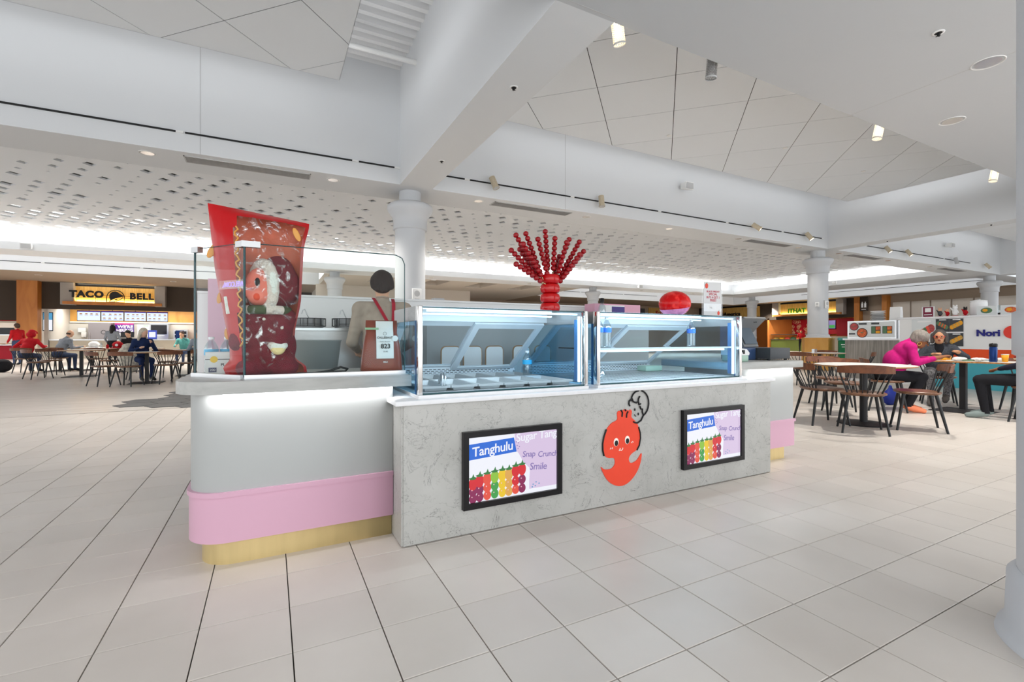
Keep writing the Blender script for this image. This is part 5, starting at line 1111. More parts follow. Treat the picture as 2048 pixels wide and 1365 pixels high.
def body_prims(J, fine=True, sleeve=True, bulk=1.0):
    """tags: 0 skin 1 top 2 trousers 3 shoes 4 eyes 5 lips"""
    P_ = []; pel, ch, nk, hd = V(*J['pelvis']), V(*J['chest']), V(*J['neck']), V(*J['head'])
    r0, f0, u0 = frame(J.get('torso_fwd', (0, 1, 0)), ch-pel)
    P_ += [ellm(pel, (.175*bulk, .135*bulk, .13), np.stack([r0, f0, u0], 1), 2), ellm((pel*.45+ch*.55), (.165*bulk, .125*bulk, .19), np.stack([r0, f0, u0], 1), 1), ellm(ch, (.175*bulk, .115*bulk, .15), np.stack([r0, f0, u0], 1), 1)]
    P_ += [cap(V(*J['shoL']), V(*J['shoR']), .068*bulk, .068*bulk, 1), cap(ch+u0*.10, nk, .07, .055, 1), cap(nk, nk*.3+hd*.7, .052, .05, 0)]
    for s in 'LR':
        sh, el_, wr = V(*J['sho'+s]), V(*J['elb'+s]), V(*J['wri'+s]); at = 1 if sleeve else 0
        P_ += [cap(sh, el_, .058*bulk, .046*bulk, 1), cap(el_, el_*.3+wr*.7, .044*bulk, .036, at), cap(el_*.3+wr*.7, wr, .033, .027, 1 if J.get('cuff', True) and sleeve else 0)]
        tip = V(*J.get('tip'+s, tuple(wr+(wr-el_)/np.linalg.norm(wr-el_)*.1)))
        if fine: P_ += hand_prims(wr, tip, J.get('hup', (0, 0, 1)), 1 if s == 'L' else -1, .6)
        else: P_ += [cap(wr, wr*.2+tip*.8, .032, .026, 0)]
        if 'kne'+s in J:
            hp, kn, an = V(*J['hip'+s]), V(*J['kne'+s]), V(*J['ank'+s]); toe = V(*J['toe'+s])
            P_ += [cap(hp, kn, .088*bulk, .064, 2), cap(kn, an, .060, .042, 2), cap(an+V(0, 0, -.02), an*.5+toe*.5+V(0, 0, -.01), .042, .042, 3), cap(an*.5+toe*.5+V(0, 0, -.01), toe, .042, .034, 3)]
    rh, fh, uh = frame(J.get('look', (0, 1, 0)), J.get('headup', (0, 0, 1))); R = np.stack([rh, fh, uh], 1)
    P_ += [ellm(hd+uh*.012-fh*.01, (.074, .092, .100), R, 0), ellm(hd+fh*.022-uh*.062, (.054, .056, .058), R, 0), cap(hd+fh*.088+uh*.004, hd+fh*.108-uh*.022, .009, .014, 0)]
    for s in (-1, 1): P_ += [ellm(hd+rh*.076*s-uh*.008-fh*.005, (.010, .020, .030), R, 0), ellm(hd+rh*.031*s+fh*.080+uh*.010, (.013, .010, .008), R, 4)]
    P_ += [ellm(hd+fh*.083-uh*.052, (.022, .008, .008), R, 5)]
    return P_, (hd, rh, fh, uh)
def person(label, loc, ang, J, mats, hair=None, hairstyle='short', res=.02, fine=False, bulk=1.0, sleeve=True):
    t = thing('person', label, 'person', loc, math.radians(ang-90))
    prims, H_ = body_prims(J, fine, sleeve, bulk)
    link('body', sdf_mesh('body', prims, [*mats, 'eye_dark', 'lip'], res, .022 if not fine else .016), t)
    hd, r, f, u = H_; R = np.stack([r, f, u], 1); hp = []
    if hair:
        if hairstyle in ('short', 'long', 'bob'): hp = [ellm(hd-f*.022+u*.035, (.086, .090, .088), R, 0), ellm(hd-f*.045-u*.015, (.080, .068, .085), R, 0)]
        if hairstyle == 'bob': hp += [cap(hd+r*.08*s-f*.005+u*.03, hd+r*.085*s+f*.005-u*.085, .03, .026, 0) for s in (-1, 1)]+[cap(hd-f*.06, hd-f*.06-u*.10, .07, .05, 0)]
        if hairstyle == 'long': hp += [cap(hd-f*.06, hd-f*.085-u*.22, .075, .06, 0)]+[cap(hd+r*.075*s-f*.01, hd+r*.09*s-f*.02-u*.20, .032, .03, 0) for s in (-1, 1)]
        if hairstyle == 'afro': hp = [ellm(hd-f*.035+u*.045, (.112, .108, .100), R, 0), ellm(hd-f*.055-u*.02, (.095, .075, .085), R, 0)]
        if hairstyle == 'bald': hp = [ellm(hd-f*.030-u*.012, (.081, .080, .055), R, 0)]
        if hairstyle == 'hood': hp = [ellm(hd-f*.035-u*.05, (.125, .11, .10), R, 0), ellm(hd-f*.03+u*.05, (.083, .09, .07), R, 0), cap(hd+f*.05+u*.065, hd+f*.13+u*.045, .05, .03, 0)]
        if hairstyle == 'shaggy':
            rg = random.Random(5); hp = [ellm(hd-f*.02+u*.04, (.088, .096, .088), R, 0), ellm(hd-f*.05-u*.01, (.083, .065, .085), R, 0)]
            for k in range(16): a = rg.uniform(0, 6.28); c_ = hd-f*.05+r*.07*math.cos(a)+u*(.02+.07*math.sin(a)); hp.append(cap(c_, c_-u*.045-f*.03+r*.02*math.cos(a), .022, .008, 0))
        link('hair', sdf_mesh('hair', hp, [hair], res*.8, .02), t)
    return t, H_
def seat_pose(lean=.12, look=(0, 1, -.2), head=None, handsL=(-.12, .46, .80), handsR=(.12, .46, .80), elbL=(-.27, .20, .76), elbR=(.27, .20, .76), spread=.11, knee=.42, foot=.44, seat=.56, zs=1.0):
    ch = (0, lean*.75, seat+.36*zs); nk = (0, lean*1.05, seat+.53*zs); hd = head or (0, lean*1.35+.02, seat+.665*zs)
    J = dict(pelvis=(0, -.02, seat), chest=ch, neck=nk, head=hd, shoL=(-.165, lean*.9, seat+.44*zs), shoR=(.165, lean*.9, seat+.44*zs), elbL=elbL, elbR=elbR, wriL=handsL, wriR=handsR, look=look, torso_fwd=(0, 1, 0))
    for s, q in (('L', -1), ('R', 1)): J['hip'+s] = (q*.095, .02, seat-.02); J['kne'+s] = (q*spread, knee, .52); J['ank'+s] = (q*spread, foot-.02, .09); J['toe'+s] = (q*(spread+.02), foot+.15, .034)
    return J
# --- kiosk worker, back to us
J = dict(pelvis=(0, 0, .90), chest=(0, .02, 1.20), neck=(0, .05, 1.405), head=(0.0, .085, 1.535), shoL=(-.18, .03, 1.325), shoR=(.18, .03, 1.325), elbL=(-.245, .02, 1.05), elbR=(.245, .04, 1.05), wriL=(-.20, .24, .98), wriR=(.18, .25, .98), look=(.05, 1, -.35), headup=(0, .35, 1))
for s, q in (('L', -1), ('R', 1)): J['hip'+s] = (q*.09, 0, .86); J['kne'+s] = (q*.10, .02, .48); J['ank'+s] = (q*.10, 0, .09); J['toe'+s] = (q*.11, .15, .034)
wk, H_ = person('kiosk worker seen from behind in a beige top with red apron straps', (.84, 4.00, 0), 82, J, ['skin_light', 'cloth_beige', 'cloth_black', 'shoe_black'], 'hair_dark', 'shaggy', .014, True)
def strap(pts, w=.014, name='apron_strap', mt='cloth_crimson', par=wk):
    mb = MB(); vs = []
    for p in pts: vs += [(p[0]-w, p[1], p[2]), (p[0]+w, p[1], p[2]), (p[0]+w, p[1]-.006, p[2]), (p[0]-w, p[1]-.006, p[2])]
    fs = [(i*4+k, i*4+(k+1) % 4, (i+1)*4+(k+1) % 4, (i+1)*4+k) for i in range(len(pts)-1) for k in range(4)]+[(0, 1, 2, 3), (len(pts)*4-1, len(pts)*4-2, len(pts)*4-3, len(pts)*4-4)]
    mb.add(vs, fs).build(name, mt, par)
strap([(-.075, .055, 1.425), (-.06, -.028, 1.39), (-.03, -.078, 1.33), (.03, -.100, 1.22), (.09, -.098, 1.13), (.13, -.08, 1.06)]); strap([(.085, .055, 1.42), (.085, -.030, 1.38), (.082, -.080, 1.30), (.075, -.102, 1.20), (.06, -.108, 1.11), (.05, -.11, 1.02)])
strap([(-.08, .05, 1.43), (-.0, -.012, 1.424), (.088, .05, 1.425)], .010, 'apron_neck')
# --- woman in the pink sweater
J = seat_pose(.28, (.02, 1, -.62), (0.0, .40, 1.05), seat=.54, zs=.93, handsL=(-.10, .60, .80), handsR=(.06, .60, .81), elbL=(-.26, .30, .74), elbR=(.25, .30, .73), knee=.40, foot=.26, spread=.10); J['headup'] = (0, .6, 1); J['cuff'] = False
pk, H_ = person('woman in a bright pink sweater bending over her food, grey hair and glasses', (8.22, 3.68, 0), -58, J, ['skin_brown', 'cloth_magenta', 'cloth_black', 'shoe_coral'], 'hair_grey', 'afro', .013, True, 1.2)
def glasses(par, H_, mt='black_paint', r_=.027):
    hd, r, f, u = [Vector(x) for x in H_]; mb = MB()
    for s in (-1, 1):
        c = hd+r*(.034*s)+f*.100+u*.010; mb.tube([c+r*(r_*math.cos(2*math.pi*k/16))+u*(r_*.85*math.sin(2*math.pi*k/16)) for k in range(17)], .003, n=6)
        mb.cyl(c+r*(r_*s), hd+r*(.080*s)-f*.01+u*.015, .003, n=6)
    mb.cyl(hd+f*.102+u*.012-r*.009, hd+f*.102+u*.012+r*.009, .003, n=6); mb.build('glasses', mt, par)
glasses(pk, H_); hd, r, f, u = [Vector(x) for x in H_]
for s in (-1, 1): c = hd+r*(.083*s)-u*.06; MB().tube([c+f*(.022*math.cos(2*math.pi*k/16))+u*(.026*math.sin(2*math.pi*k/16)) for k in range(17)], .0028, n=6).build('hoop_earring', 'gold', pk)
# --- woman in the grey jacket facing us
J = seat_pose(.12, (.12, 1, -.12), handsL=(-.20, .48, .86), handsR=(.10, .46, .82), elbL=(-.31, .22, .78), elbR=(.27, .18, .74), knee=.44, foot=.40, spread=.12, zs=.86, seat=.53); J['cuff'] = True
J['ankL'] = (-.05, .56, .20); J['toeL'] = (-.02, .74, .12); J['kneL'] = (-.10, .46, .55)
gw, H_ = person('woman in a grey jacket and patterned trousers with dark grey hair and red glasses', (9.82, 3.66, 0), 205, J, ['skin_tan', 'cloth_tweed', 'cloth_pattern', 'boot'], 'hair_darkgrey', 'bob', .014, True, 1.05)
glasses(gw, H_, 'cloth_red'); link('inner_shirt', sdf_mesh('inner_shirt', [ell((0, .17, .92), (.06, .055, .14)), ell((0, .15, 1.05), (.06, .06, .05))], ['cloth_black'], .012, .02), gw)
# --- person partly hidden by the near column
J = seat_pose(-.06, (0, 1, -.4), handsL=(-.10, .30, .68), handsR=(.10, .30, .68), elbL=(-.22, .10, .74), elbR=(.22, .10, .74), knee=.50, foot=.46, spread=.13)
rp, H_ = person('person in black trousers and dark knit sweater half hidden by the near column', (8.72, 2.26, 0), 98, J, ['skin_brown', 'cloth_knit', 'cloth_black', 'shoe_grey'], 'hair_black', 'short', .016, True)
mat('knit_rust', '#8c2c26', 0.9); mat('knit_cream', '#d8c3a0', 0.9)
for z, mt in ((.80, 'knit_cream'), (.83, 'knit_rust'), (.86, 'knit_cream'), (.89, 'knit_rust')):
    MB().tube([((.165+.012*(k % 2))*math.cos(2*math.pi*k/36), .05+(.130+.012*(k % 2))*math.sin(2*math.pi*k/36), z+.012*(k % 2)) for k in range(37)], .008, n=5).build('knit_band', mt, rp)
chair(8.72, 2.26, 98, 'spindle chair under the person in the dark knit sweater')
# --- far diners
def far(label, x, y, ang, mats, hair, style, **k): return person(label, (x, y, 0), ang, seat_pose(**k), mats, hair, style, .03, False)[0]
far('man in a bright red hoodie and cap seated with his back to us', -6.72, 19.75, 80, ['skin_light', 'cloth_red', 'cloth_jean', 'shoe_black'], 'cloth_red', 'hood', lean=.22, handsL=(-.3, .42, .82), handsR=(.28, .44, .82), elbL=(-.36, .15, .8), elbR=(.36, .15, .8), look=(.3, 1, -.3))
far('balding man in a grey sweater leaning over the long table', -6.0, 19.85, 55, ['skin_light', 'cloth_grey', 'cloth_jean', 'shoe_black'], 'hair_brown', 'bald', lean=.26, handsL=(-.1, .6, .8), handsR=(.2, .6, .8), look=(.2, 1, -.2))
far('blonde woman in a navy top seated at the nearest left table', -2.98, 15.15, -62, ['skin_pale', 'cloth_navy', 'cloth_navy', 'shoe_black'], 'hair_blonde', 'long', lean=.16, look=(-.4, 1, -.3), handsL=(-.1, .40, .98), handsR=(.12, .42, .84))
far('dark haired man facing us beside the red cap', -4.2, 20.2, 262, ['skin_light', 'cloth_black', 'cloth_black', 'shoe_black'], 'hair_black', 'short', lean=.24, look=(.1, 1, -.5))
far('man with a shoulder strap in pale grey seated beside the glass screen', -1.75, 15.75, 100, ['skin_tan', 'cloth_palegrey', 'cloth_black', 'shoe_black'], 'hair_black', 'short', lean=.24, look=(-.3, 1, -.5))
far('boy in a teal shirt resting his chin, far right of the dining area', -3.0, 22.4, 255, ['skin_light', 'cloth_teal', 'cloth_jean', 'shoe_black'], 'hair_brown', 'short', lean=.2, handsL=(-.03, .36, 1.06), look=(0, 1, -.3))
def standing(label, x, y, ang, mats, hair, style, h=1.0):
    J = dict(pelvis=(0, 0, .93*h), chest=(0, .0, 1.25*h), neck=(0, .02, 1.44*h), head=(0, .04, 1.585*h), shoL=(-.18, 0, 1.37*h), shoR=(.18, 0, 1.37*h), elbL=(-.26, 0, 1.1*h), elbR=(.26, .02, 1.1*h), wriL=(-.24, .14, .92*h), wriR=(.22, .22, 1.0*h), look=(0, 1, -.1))
    for s, q in (('L', -1), ('R', 1)): J['hip'+s] = (q*.09, 0, .88*h); J['kne'+s] = (q*.10, .03, .49*h); J['ank'+s] = (q*.10, 0, .09); J['toe'+s] = (q*.11, .15, .034)
    return person(label, (x, y, 0), ang, J, mats, hair, style, .03, False)[0]
standing('standing person in red beside the wood pilaster', -8.95, 25.6, 150, ['skin_light', 'cloth_red', 'cloth_jean', 'shoe_black'], 'hair_brown', 'short', .98)
standing('dark haired person in a grey coat ordering at the taco counter', -6.0, 25.6, 80, ['skin_tan', 'cloth_grey', 'cloth_black', 'shoe_black'], 'hair_black', 'long', .96)
standing('customer in a black coat at the far red patterned stall', 34.2, 19.9, 30, ['skin_tan', 'cloth_black', 'cloth_black', 'shoe_black'], 'hair_black', 'short', 1.0)
standing('cook in a red cap behind the far red patterned stall', 36.9, 22.2, 200, ['skin_tan', 'cloth_red', 'cloth_black', 'shoe_black'], 'cloth_red', 'short', 1.0)
# --- things on and around the tables
mat('cup_yellow', '#e8a020', 0.45); mat('flask_blue', '#15346e', 0.25, metal=0.4); mat('food_paper', (0.72, 0.70, 0.66), 0.8, noise=0.2, nscale=20); mat('food_green', '#5a7a5a', 0.7)
def cup(x, y, z, label, r=.045, h=.06): 
    t = thing('paper_cup', label, 'cup', (x, y, z), group='yellow cups on the long table'); MB().lathe([(0, 0), (r*.75, 0), (r, h), (r*.96, h), (r*.72, .004), (0, .004)], n=20).build('cup_wall', 'cup_yellow', t); MB().lathe([(r*.98, h*.92), (r*1.03, h*.96), (r*1.0, h*1.02)], n=20).build('rim', 'food_paper', t)
cup(9.02, 3.30, .747, 'yellow bowl cup held by the woman in pink'); cup(9.28, 3.34, .747, 'yellow bowl cup in front of the woman in the grey jacket'); cup(9.12, 2.66, .747, 'tall yellow cup behind the blue flask', .04, .11)
t = thing('vacuum_flask', 'dark blue flask with black lid on the long table', 'flask', (9.02, 2.75, .747)); MB().lathe([(0, 0), (.040, 0), (.043, .01), (.043, .20), (.036, .215)], n=24).build('flask_body', 'flask_blue', t); MB().lathe([(.040, .212), (.044, .216), (.044, .252), (.035, .26), (0, .26)], n=24).build('lid', 'black_paint', t); MB().tube([(-.043, 0, .22), (-.062, 0, .235), (-.062, 0, .255), (-.03, 0, .26)], .007, n=6).build('lid_handle', 'black_paint', t)
for k, (x, y, r, l) in enumerate(((9.10, 3.12, .09, 'crumpled food wrapper left of the tray'), (9.20, 2.95, .10, 'open paper plate in the middle of the long table'), (9.05, 2.92, .05, 'small crumpled napkin by the blue flask'), (9.28, 2.75, .06, 'small crumpled napkin at the far edge of the long table'))):
    rg = random.Random(k); link('food_wrapper', sdf_mesh('food_wrapper', [ell((rg.uniform(-.5, .5)*r, rg.uniform(-.5, .5)*r, .012), (r*rg.uniform(.4, .7), r*rg.uniform(.4, .7), .012+.02*rg.random())) for _ in range(5)], ['food_paper'], .008, .015), None, (x, y, .762), 0, l, 'wrapper', 'wrappers on the long table')
MB().prism(rrect(-.14, .14, -.10, .10, .02), 0, .012).build('serving_tray', 'food_green', None, (9.22, 3.06, .7475), label='grey green tray on the long table', cat='tray')
mat('bag_blue', '#1c2f8a', 0.6); link('shopping_bag', sdf_mesh('shopping_bag', [ell((0, 0, .12), (.16, .09, .13)), cap((-.08, 0, .2), (0, 0, .30), .02, .015), cap((.08, 0, .2), (0, 0, .30), .02, .015)], ['bag_blue'], .016, .03), None, (8.95, 3.95, 0), 0, 'blue bag on the floor under the long table', 'bag')
MB().box(-.05, .05, -.03, .03, 0, .08).build('napkin_holder', 'steel', None, (11.05, 6.35, .748), label='steel napkin holder on the round table before the wood based column', cat='napkin holder')
link('backpack', sdf_mesh('backpack', [ell((0, 0, .20), (.24, .16, .21)), ell((0, -.1, .14), (.16, .10, .12)), cap((-.1, .1, .35), (.1, .1, .35), .03, .03)], ['cloth_black'], .025, .04), None, (-7.55, 20.6, 0), 0, 'black backpack on the floor beside the red hoodie man', 'backpack')
mat('coat_white', '#cfc9bb', 0.9, noise=0.4, nscale=18); link('draped_coat', sdf_mesh('draped_coat', [ell((0, 0, .55), (.24, .06, .25)), ell((0, -.02, .30), (.22, .07, .2)), ell((.05, 0, .78), (.2, .07, .05))], ['coat_white'], .025, .04), None, (-3.17, 14.98, .12), math.radians(25), 'white patterned coat draped over a chair back', 'coat')
t = thing('baseball_cap', 'red ball cap lying on the far dining table', 'cap', (-4.35, 19.15, .747)); MB().ball((0, 0, .115), .14, 16, 10, sc=(1, 1, .8)).build('crown', 'cloth_red', t); MB().cyl((0, -.142, .11), (0, -.135, .11), .04, n=16).build('badge', 'white_paint', t); MB().lathe([(.13, .02), (.2, .01), (.2, .02), (.13, .035)], n=20).build('brim', 'cloth_red', t)
for k, (x, y, mt, h, l) in enumerate(((-4.75, 19.1, 'pet', .2, 'clear bottle on the far dining table'), (-4.62, 19.2, 'cloth_red', .14, 'red sauce bottle on the far dining table'), (-4.9, 19.25, 'white_paint', .12, 'white cup on the far dining table'))): MB().lathe([(0, 0), (.035, 0), (.035, h*.7), (.015, h*.9), (.015, h), (0, h)], n=12).build('table_bottle', mt, None, (x, y, .747), label=l, cat='bottle', group='small bottles on the far dining table')
t = thing('baseball_cap', 'white cap and crumpled paper on the long table by the grey man', 'cap', (-5.35, 20.75, .747)); MB().ball((0, 0, .115), .15, 16, 10, sc=(1, 1, .75)).build('crown', 'white_paint', t); MB().lathe([(.13, .02), (.21, .01), (.21, .02), (.13, .035)], n=20).build('brim', 'white_paint', t)
# ================================================================== STOREFRONTS BEHIND
mat('cream_wall', (0.60, 0.58, 0.53), 0.7); mat('stone_tile', (0.52, 0.46, 0.36), 0.5); mat('sign_grey', (0.33, 0.30, 0.27), 0.7); mat('menu_purple', '#3c1e78', 0.4, emit='#4a2a9a', estr=.7)
mat('sign_glow', '#e8b84a', 0.5, emit=(1.0, 0.72, 0.25), estr=.55); mat('store_red', '#b01028', 0.5); mat('store_orange', '#c87a38', 0.6); mat('fridge', (0.30, 0.27, 0.27), 0.3, metal=0.7); mat('screen_black', (0.01, 0.01, 0.012), 0.2)
wall_back = MB().box(-20, 2.4, 33.0, 33.25, 2.62, ZC).box(-20, -11.4, 33.0, 33.2, 2.0, 2.62).build('wall_back', 'brown_paint'); tag(wall_back, 'dark brown bulkhead wall over the far left food stalls', None, None, 'structure')
MB().box(-20, 2.4, 36.2, 36.4, 0, 3.2).build('rear_wall', 'cream_wall', wall_back); MB().box(-20, 2.4, 33.2, 36.4, 2.85, 2.95).build('stall_ceiling', 'cream_wall', wall_back)
MB().box(-3.98, -3.55, 32.9, 36.2, 0, 2.62).build('end_pier', 'oak', wall_back); MB().box(-3.55, 2.4, 33.0, 33.2, 0, 2.62).build('end_wall', 'beige_paint', wall_back)
MB().box(-10.6, -10.45, 33.25, 36.2, 0, 2.85).build('side_wall', 'cream_wall', wall_back)
MB().box(-10.4, -3.98, 36.15, 36.2, 2.05, 2.75).build('wood_band', 'oak_light', wall_back); MB().box(-10.4, -3.98, 36.10, 36.2, 1.98, 2.05).build('shelf_band', 'white_paint', wall_back)
wall_corridor = MB().box(2.2, 11.2, 27.5, 27.7, 0, ZC).build('wall_middle', 'beige_paint'); tag(wall_corridor, 'plain beige wall beyond the middle columns', None, None, 'structure')
wall_far = MB().box(11.2, 38, 33.0, 33.3, 0, ZC).build('wall_far', 'tan_paint'); tag(wall_far, 'tan far wall between the middle columns and the right stalls', None, None, 'structure')
for a, b, z0, z1, mt in ((12.5, 14.5, 2.6, 3.2, 'store_red'), (14.9, 17.5, 2.5, 3.5, 'brown_paint'), (19.0, 23.5, 2.4, 3.4, 'screen_black'), (24.5, 28.5, 2.3, 3.5, 'brown_paint'), (29.0, 30.8, 2.2, 3.8, 'drawer_grey'), (31.3, 34.6, 2.3, 3.9, 'sign_wood')):
    MB().box(a, b, 32.9, 33.0, z0, z1).build('stall_panel', mt, wall_far)
wall_right = MB().box(38, 38.25, 18.8, 33.0, 2.62, ZC).build('wall_right', 'brown_paint'); tag(wall_right, 'dark brown bulkhead wall over the far right food stalls', None, None, 'structure')
MB().box(38, 38.25, 4.0, 18.8, 0, ZC).build('plain_wall', 'tan_paint', wall_right); MB().box(41.5, 41.7, 18.8, 33, 0, 3.2).build('rear_wall', 'store_orange', wall_right); MB().box(38.2, 41.6, 18.8, 33, 2.75, 2.85).build('stall_ceiling', 'cream_wall', wall_right)
MB().box(38.0, 41.5, 25.6, 25.75, 0, 2.75).build('partition', 'store_orange', wall_right); MB().box(38.0, 41.7, 33.0, 33.2, 0, 3.2).build('end_wall', 'tan_paint', wall_right)
for k in range(6): MB().box(37.95, 38.0, 16.6-k*1.05, 16.6-k*1.05-1.0+.96, 1.0, 3.5).build('joint', 'sign_grey', wall_right); MB().box(37.93, 38.0, 15.62-k*1.05, 16.58-k*1.05, .9, 3.52).build('wall_panel', 'beige_paint', wall_right)
# pilasters
def pilaster(x0, x1, y0, y1, label, tile=True):
    t = thing('wood_pilaster', label, 'pilaster', (0, 0, 0), group='wood pilasters'); MB().box(x0, x1, y0, y1, .92 if tile else 0, ZC-.01).build('veneer', 'oak', t)
    if tile: MB().box(x0-.01, x1+.01, y0-.01, y1, 0, .92).build('stone_base', 'stone_tile', t)
pilaster(-11.4, -10.62, 32.5, 33.0, 'orange wood pilaster left of the yellow lit sign'); pilaster(37.5, 38, 18.45, 18.78, 'slim wood pilaster left of the restroom sign', False); pilaster(37.5, 38, 16.75, 17.05, 'slim wood pilaster right of the restroom sign', False)
# --- taco stall sign
t = thing('stall_sign', 'yellow lit wood sign with black letters and a bell emblem, far left', 'sign', (-7.53, 32.55, 2.84))
MB().box(-2.23, -1.70, 0, .45, 0, 1.16).build('side_panel', 'sign_grey', t); MB().box(1.75, 2.23, 0, .45, 0, 1.16).build('side_panel', 'sign_grey', t)
MB().box(-1.70, 1.75, .30, .45, .16, 1.02).build('wood_panel', 'sign_wood', t); MB().box(-1.70, 1.75, .26, .45, 1.02, 1.16).build('top_shadow_box', 'screen_black', t)
MB().box(-2.1, 2.1, -.15, .30, .02, .17).build('ledge', 'oak', t); MB().box(-1.68, 1.73, .24, .29, .175, .20).build('glow_tube', 'sign_glow', t)
strip('sign_glow', (-9.2, 32.80, 3.06), (-5.8, 32.80, 3.06), (0, .45, 1), .08, 32, (1, .78, .35)); strip('sign_top_glow', (-9.2, 32.50, 4.0), (-5.8, 32.50, 4.0), (0, .6, -1), .05, 7, (1, .9, .7))
for z in (.42, .54): MB().cyl((-1.95, .22, z), (1.95, .22, z), .008, n=6).build('mount_rod', 'black_paint', t)
for x in (-.85, .95): MB().cyl((x, .22, .17), (x, .22, .45), .01, n=6).build('mount_post', 'black_paint', t)
text('lettering_left', 'TACO', t, (-1.15, -.04, .56), .47, depth=.05, bold=.026, spacing=1.10); text('lettering_right', 'BELL', t, (1.19, -.04, .52), .46, depth=.05, bold=.026, spacing=1.16)
def oy(pts, nm, mt, y=.19, th=.05, close=True):
    n_ = len(pts); vs = [(x, y-th/2, z) for x, z in pts]+[(x, y+th/2, z) for x, z in pts]
    MB().add(vs, [list(range(n_)), list(range(n_, 2*n_))[::-1]]+[(i, n_+i, n_+(i+1) % n_, (i+1) % n_) for i in range(n_)]).build(nm, mt, t)
oc = [(-.38, .19)]+[(-.38*math.cos(math.pi*k/14), .45+.40*math.sin(math.pi*k/14)) for k in range(15)]+[(.38, .19)]
MB().tube([(x, .19, z) for x, z in oc+[oc[0]]], .022, n=6).build('bell_border', 'black_paint', t)
oy([(-.26, .42), (-.27, .55), (-.22, .68), (-.12, .77), (.0, .79), (.10, .74), (.18, .66), (.32, .58), (.34, .52), (.20, .49), (.02, .44), (-.12, .38), (-.22, .30)], 'bell_crown', 'black_paint')
MB().tube([(-.26, .19, .24), (-.22, .19, .20), (-.05, .19, .22), (.16, .19, .32), (.31, .19, .45), (.33, .19, .53), (.2, .19, .49), (0, .19, .43), (-.18, .19, .32), (-.26, .19, .24)], .018, n=6).build('bell_mouth', 'black_paint', t); MB().ball((.02, .19, .34), .05, sc=(1.5, .4, .7)).build('bell_clapper', 'black_paint', t)
# --- menu screens over the taco counter
mat('menu_white', (0.02, 0.02, 0.02), 0.3, emit='#dfeaff', estr=1.15); mat('menu_food', '#b5803a', 0.5, emit='#a87038', estr=.5); mat('menu_blue', '#3a50b8', 0.5, emit='#4a58b8', estr=.6)
for k in range(4):
    x0 = -9.55+k*1.035; t = thing('menu_screen', ['first', 'second', 'third', 'fourth'][k]+' bright menu screen from the left over the taco counter', 'screen', (x0+.51, 34.2, 2.33), group='menu screens over the taco counter')
    MB().box(-.51, .51, 0, .06, -.30, .29).build('bezel', 'screen_black', t); s_ = MB().box(-.49, .49, -.012, 0, -.27, .26).build('display', 'menu_white', t); MB().box(-.49, .49, -.016, -.012, .21, .26).build('menu_header', 'menu_purple', s_)
    rg = random.Random(k)
    for j in range(8 if k else 4):
        cx, cz = -.36+.24*(j % 4)+rg.uniform(-.03, .03), .10-.22*(j//4); MB().ball((cx, -.014, cz), .05, 8, 6, sc=(1.3, .08, .6)).build('menu_picture', 'menu_food', s_); MB().box(cx-.07, cx+.07, -.0145, -.012, cz-.085, cz-.070).build('menu_line', 'menu_blue', s_)
    MB().cyl((0, .03, .29), (0, .03, .52), .015, n=6).build('hanger', 'black_paint', t)
area('stall_light', (-7.2, 34.8, 2.80), (0, .1, -1), 6, .5, 150, (1, .96, .9)); area('stall_light', (-13.5, 34.6, 2.80), (0, .1, -1), 4, .5, 60, (1, .9, .8)); area('stall_light', (39.5, 23, 2.7), (0.1, 0, -1), 1.2, 8, 130, (1, .9, .78))
# stall furniture
t = thing('taco_counter', 'beige front counter of the taco stall', 'counter', (0, 0, 0)); MB().box(-10.4, -3.98, 33.3, 33.9, 0, .95).build('body', 'stone_tile', t); MB().box(-10.42, -3.96, 33.26, 33.94, .95, 1.0).build('top', 'steel', t)
t = thing('steel_fridge', 'tall stainless cabinet behind the taco counter', 'refrigerator', (-9.0, 35.45, 0)); MB().box(-.40, .62, 0, .7, .1, 1.97).build('body', 'fridge', t); d = MB().box(-.37, .59, -.03, 0, .25, 1.92).build('door', 'fridge', t); MB().cyl((-.32, -.05, .9), (-.32, -.05, 1.4), .015).build('handle', 'steel', d); MB().box(-.40, .62, 0, .7, 0, .1).build('plinth', 'black_paint', t)
MB().tube([(.30+.11*math.cos(2*math.pi*k/20), -.035, 1.42+.11*math.sin(2*math.pi*k/20)) for k in range(21)], .012, n=6).build('round_decal', 'black_paint', d)
mat('hire_purple', '#4a2282', 0.5); mat('hire_pink', '#b02a78', 0.5)
t = thing('hiring_poster', "purple poster reading WE'RE HIRING behind the taco counter", 'poster', (-7.88, 36.06, 1.55)); MB().box(-.45, .45, 0, .04, -.42, .42).build('sheet', 'hire_purple', t); MB().box(-.45, .45, -.005, 0, .34, .42).build('header', 'hire_pink', t); text('lettering', "WE'RE", t, (.05, -.01, .2), .26, depth=.006, bold=.006, material='white_paint'); text('lettering', 'HIRING', t, (.02, -.01, -.02), .24, depth=.006, bold=.006, material='white_paint'); MB().box(-.45, .45, -.004, 0, -.42, -.15).build('lower_panel', 'paper', t)
t = thing('white_notice', 'white notice sheet right of the hiring poster', 'notice', (-6.95, 36.08, 1.55)); MB().box(-.30, .30, 0, .03, -.4, .36).build('sheet', 'white_paint', t); MB().box(-.02, .25, -.004, 0, .25, .3).build('print_line', 'sticker_green', t); MB().tube([(-.2, -.004, .2), (-.1, -.004, .05), (-.15, -.004, -.1), (.1, -.004, -.2)], .006, n=5).build('print_swirl', 'grey_plastic', t)
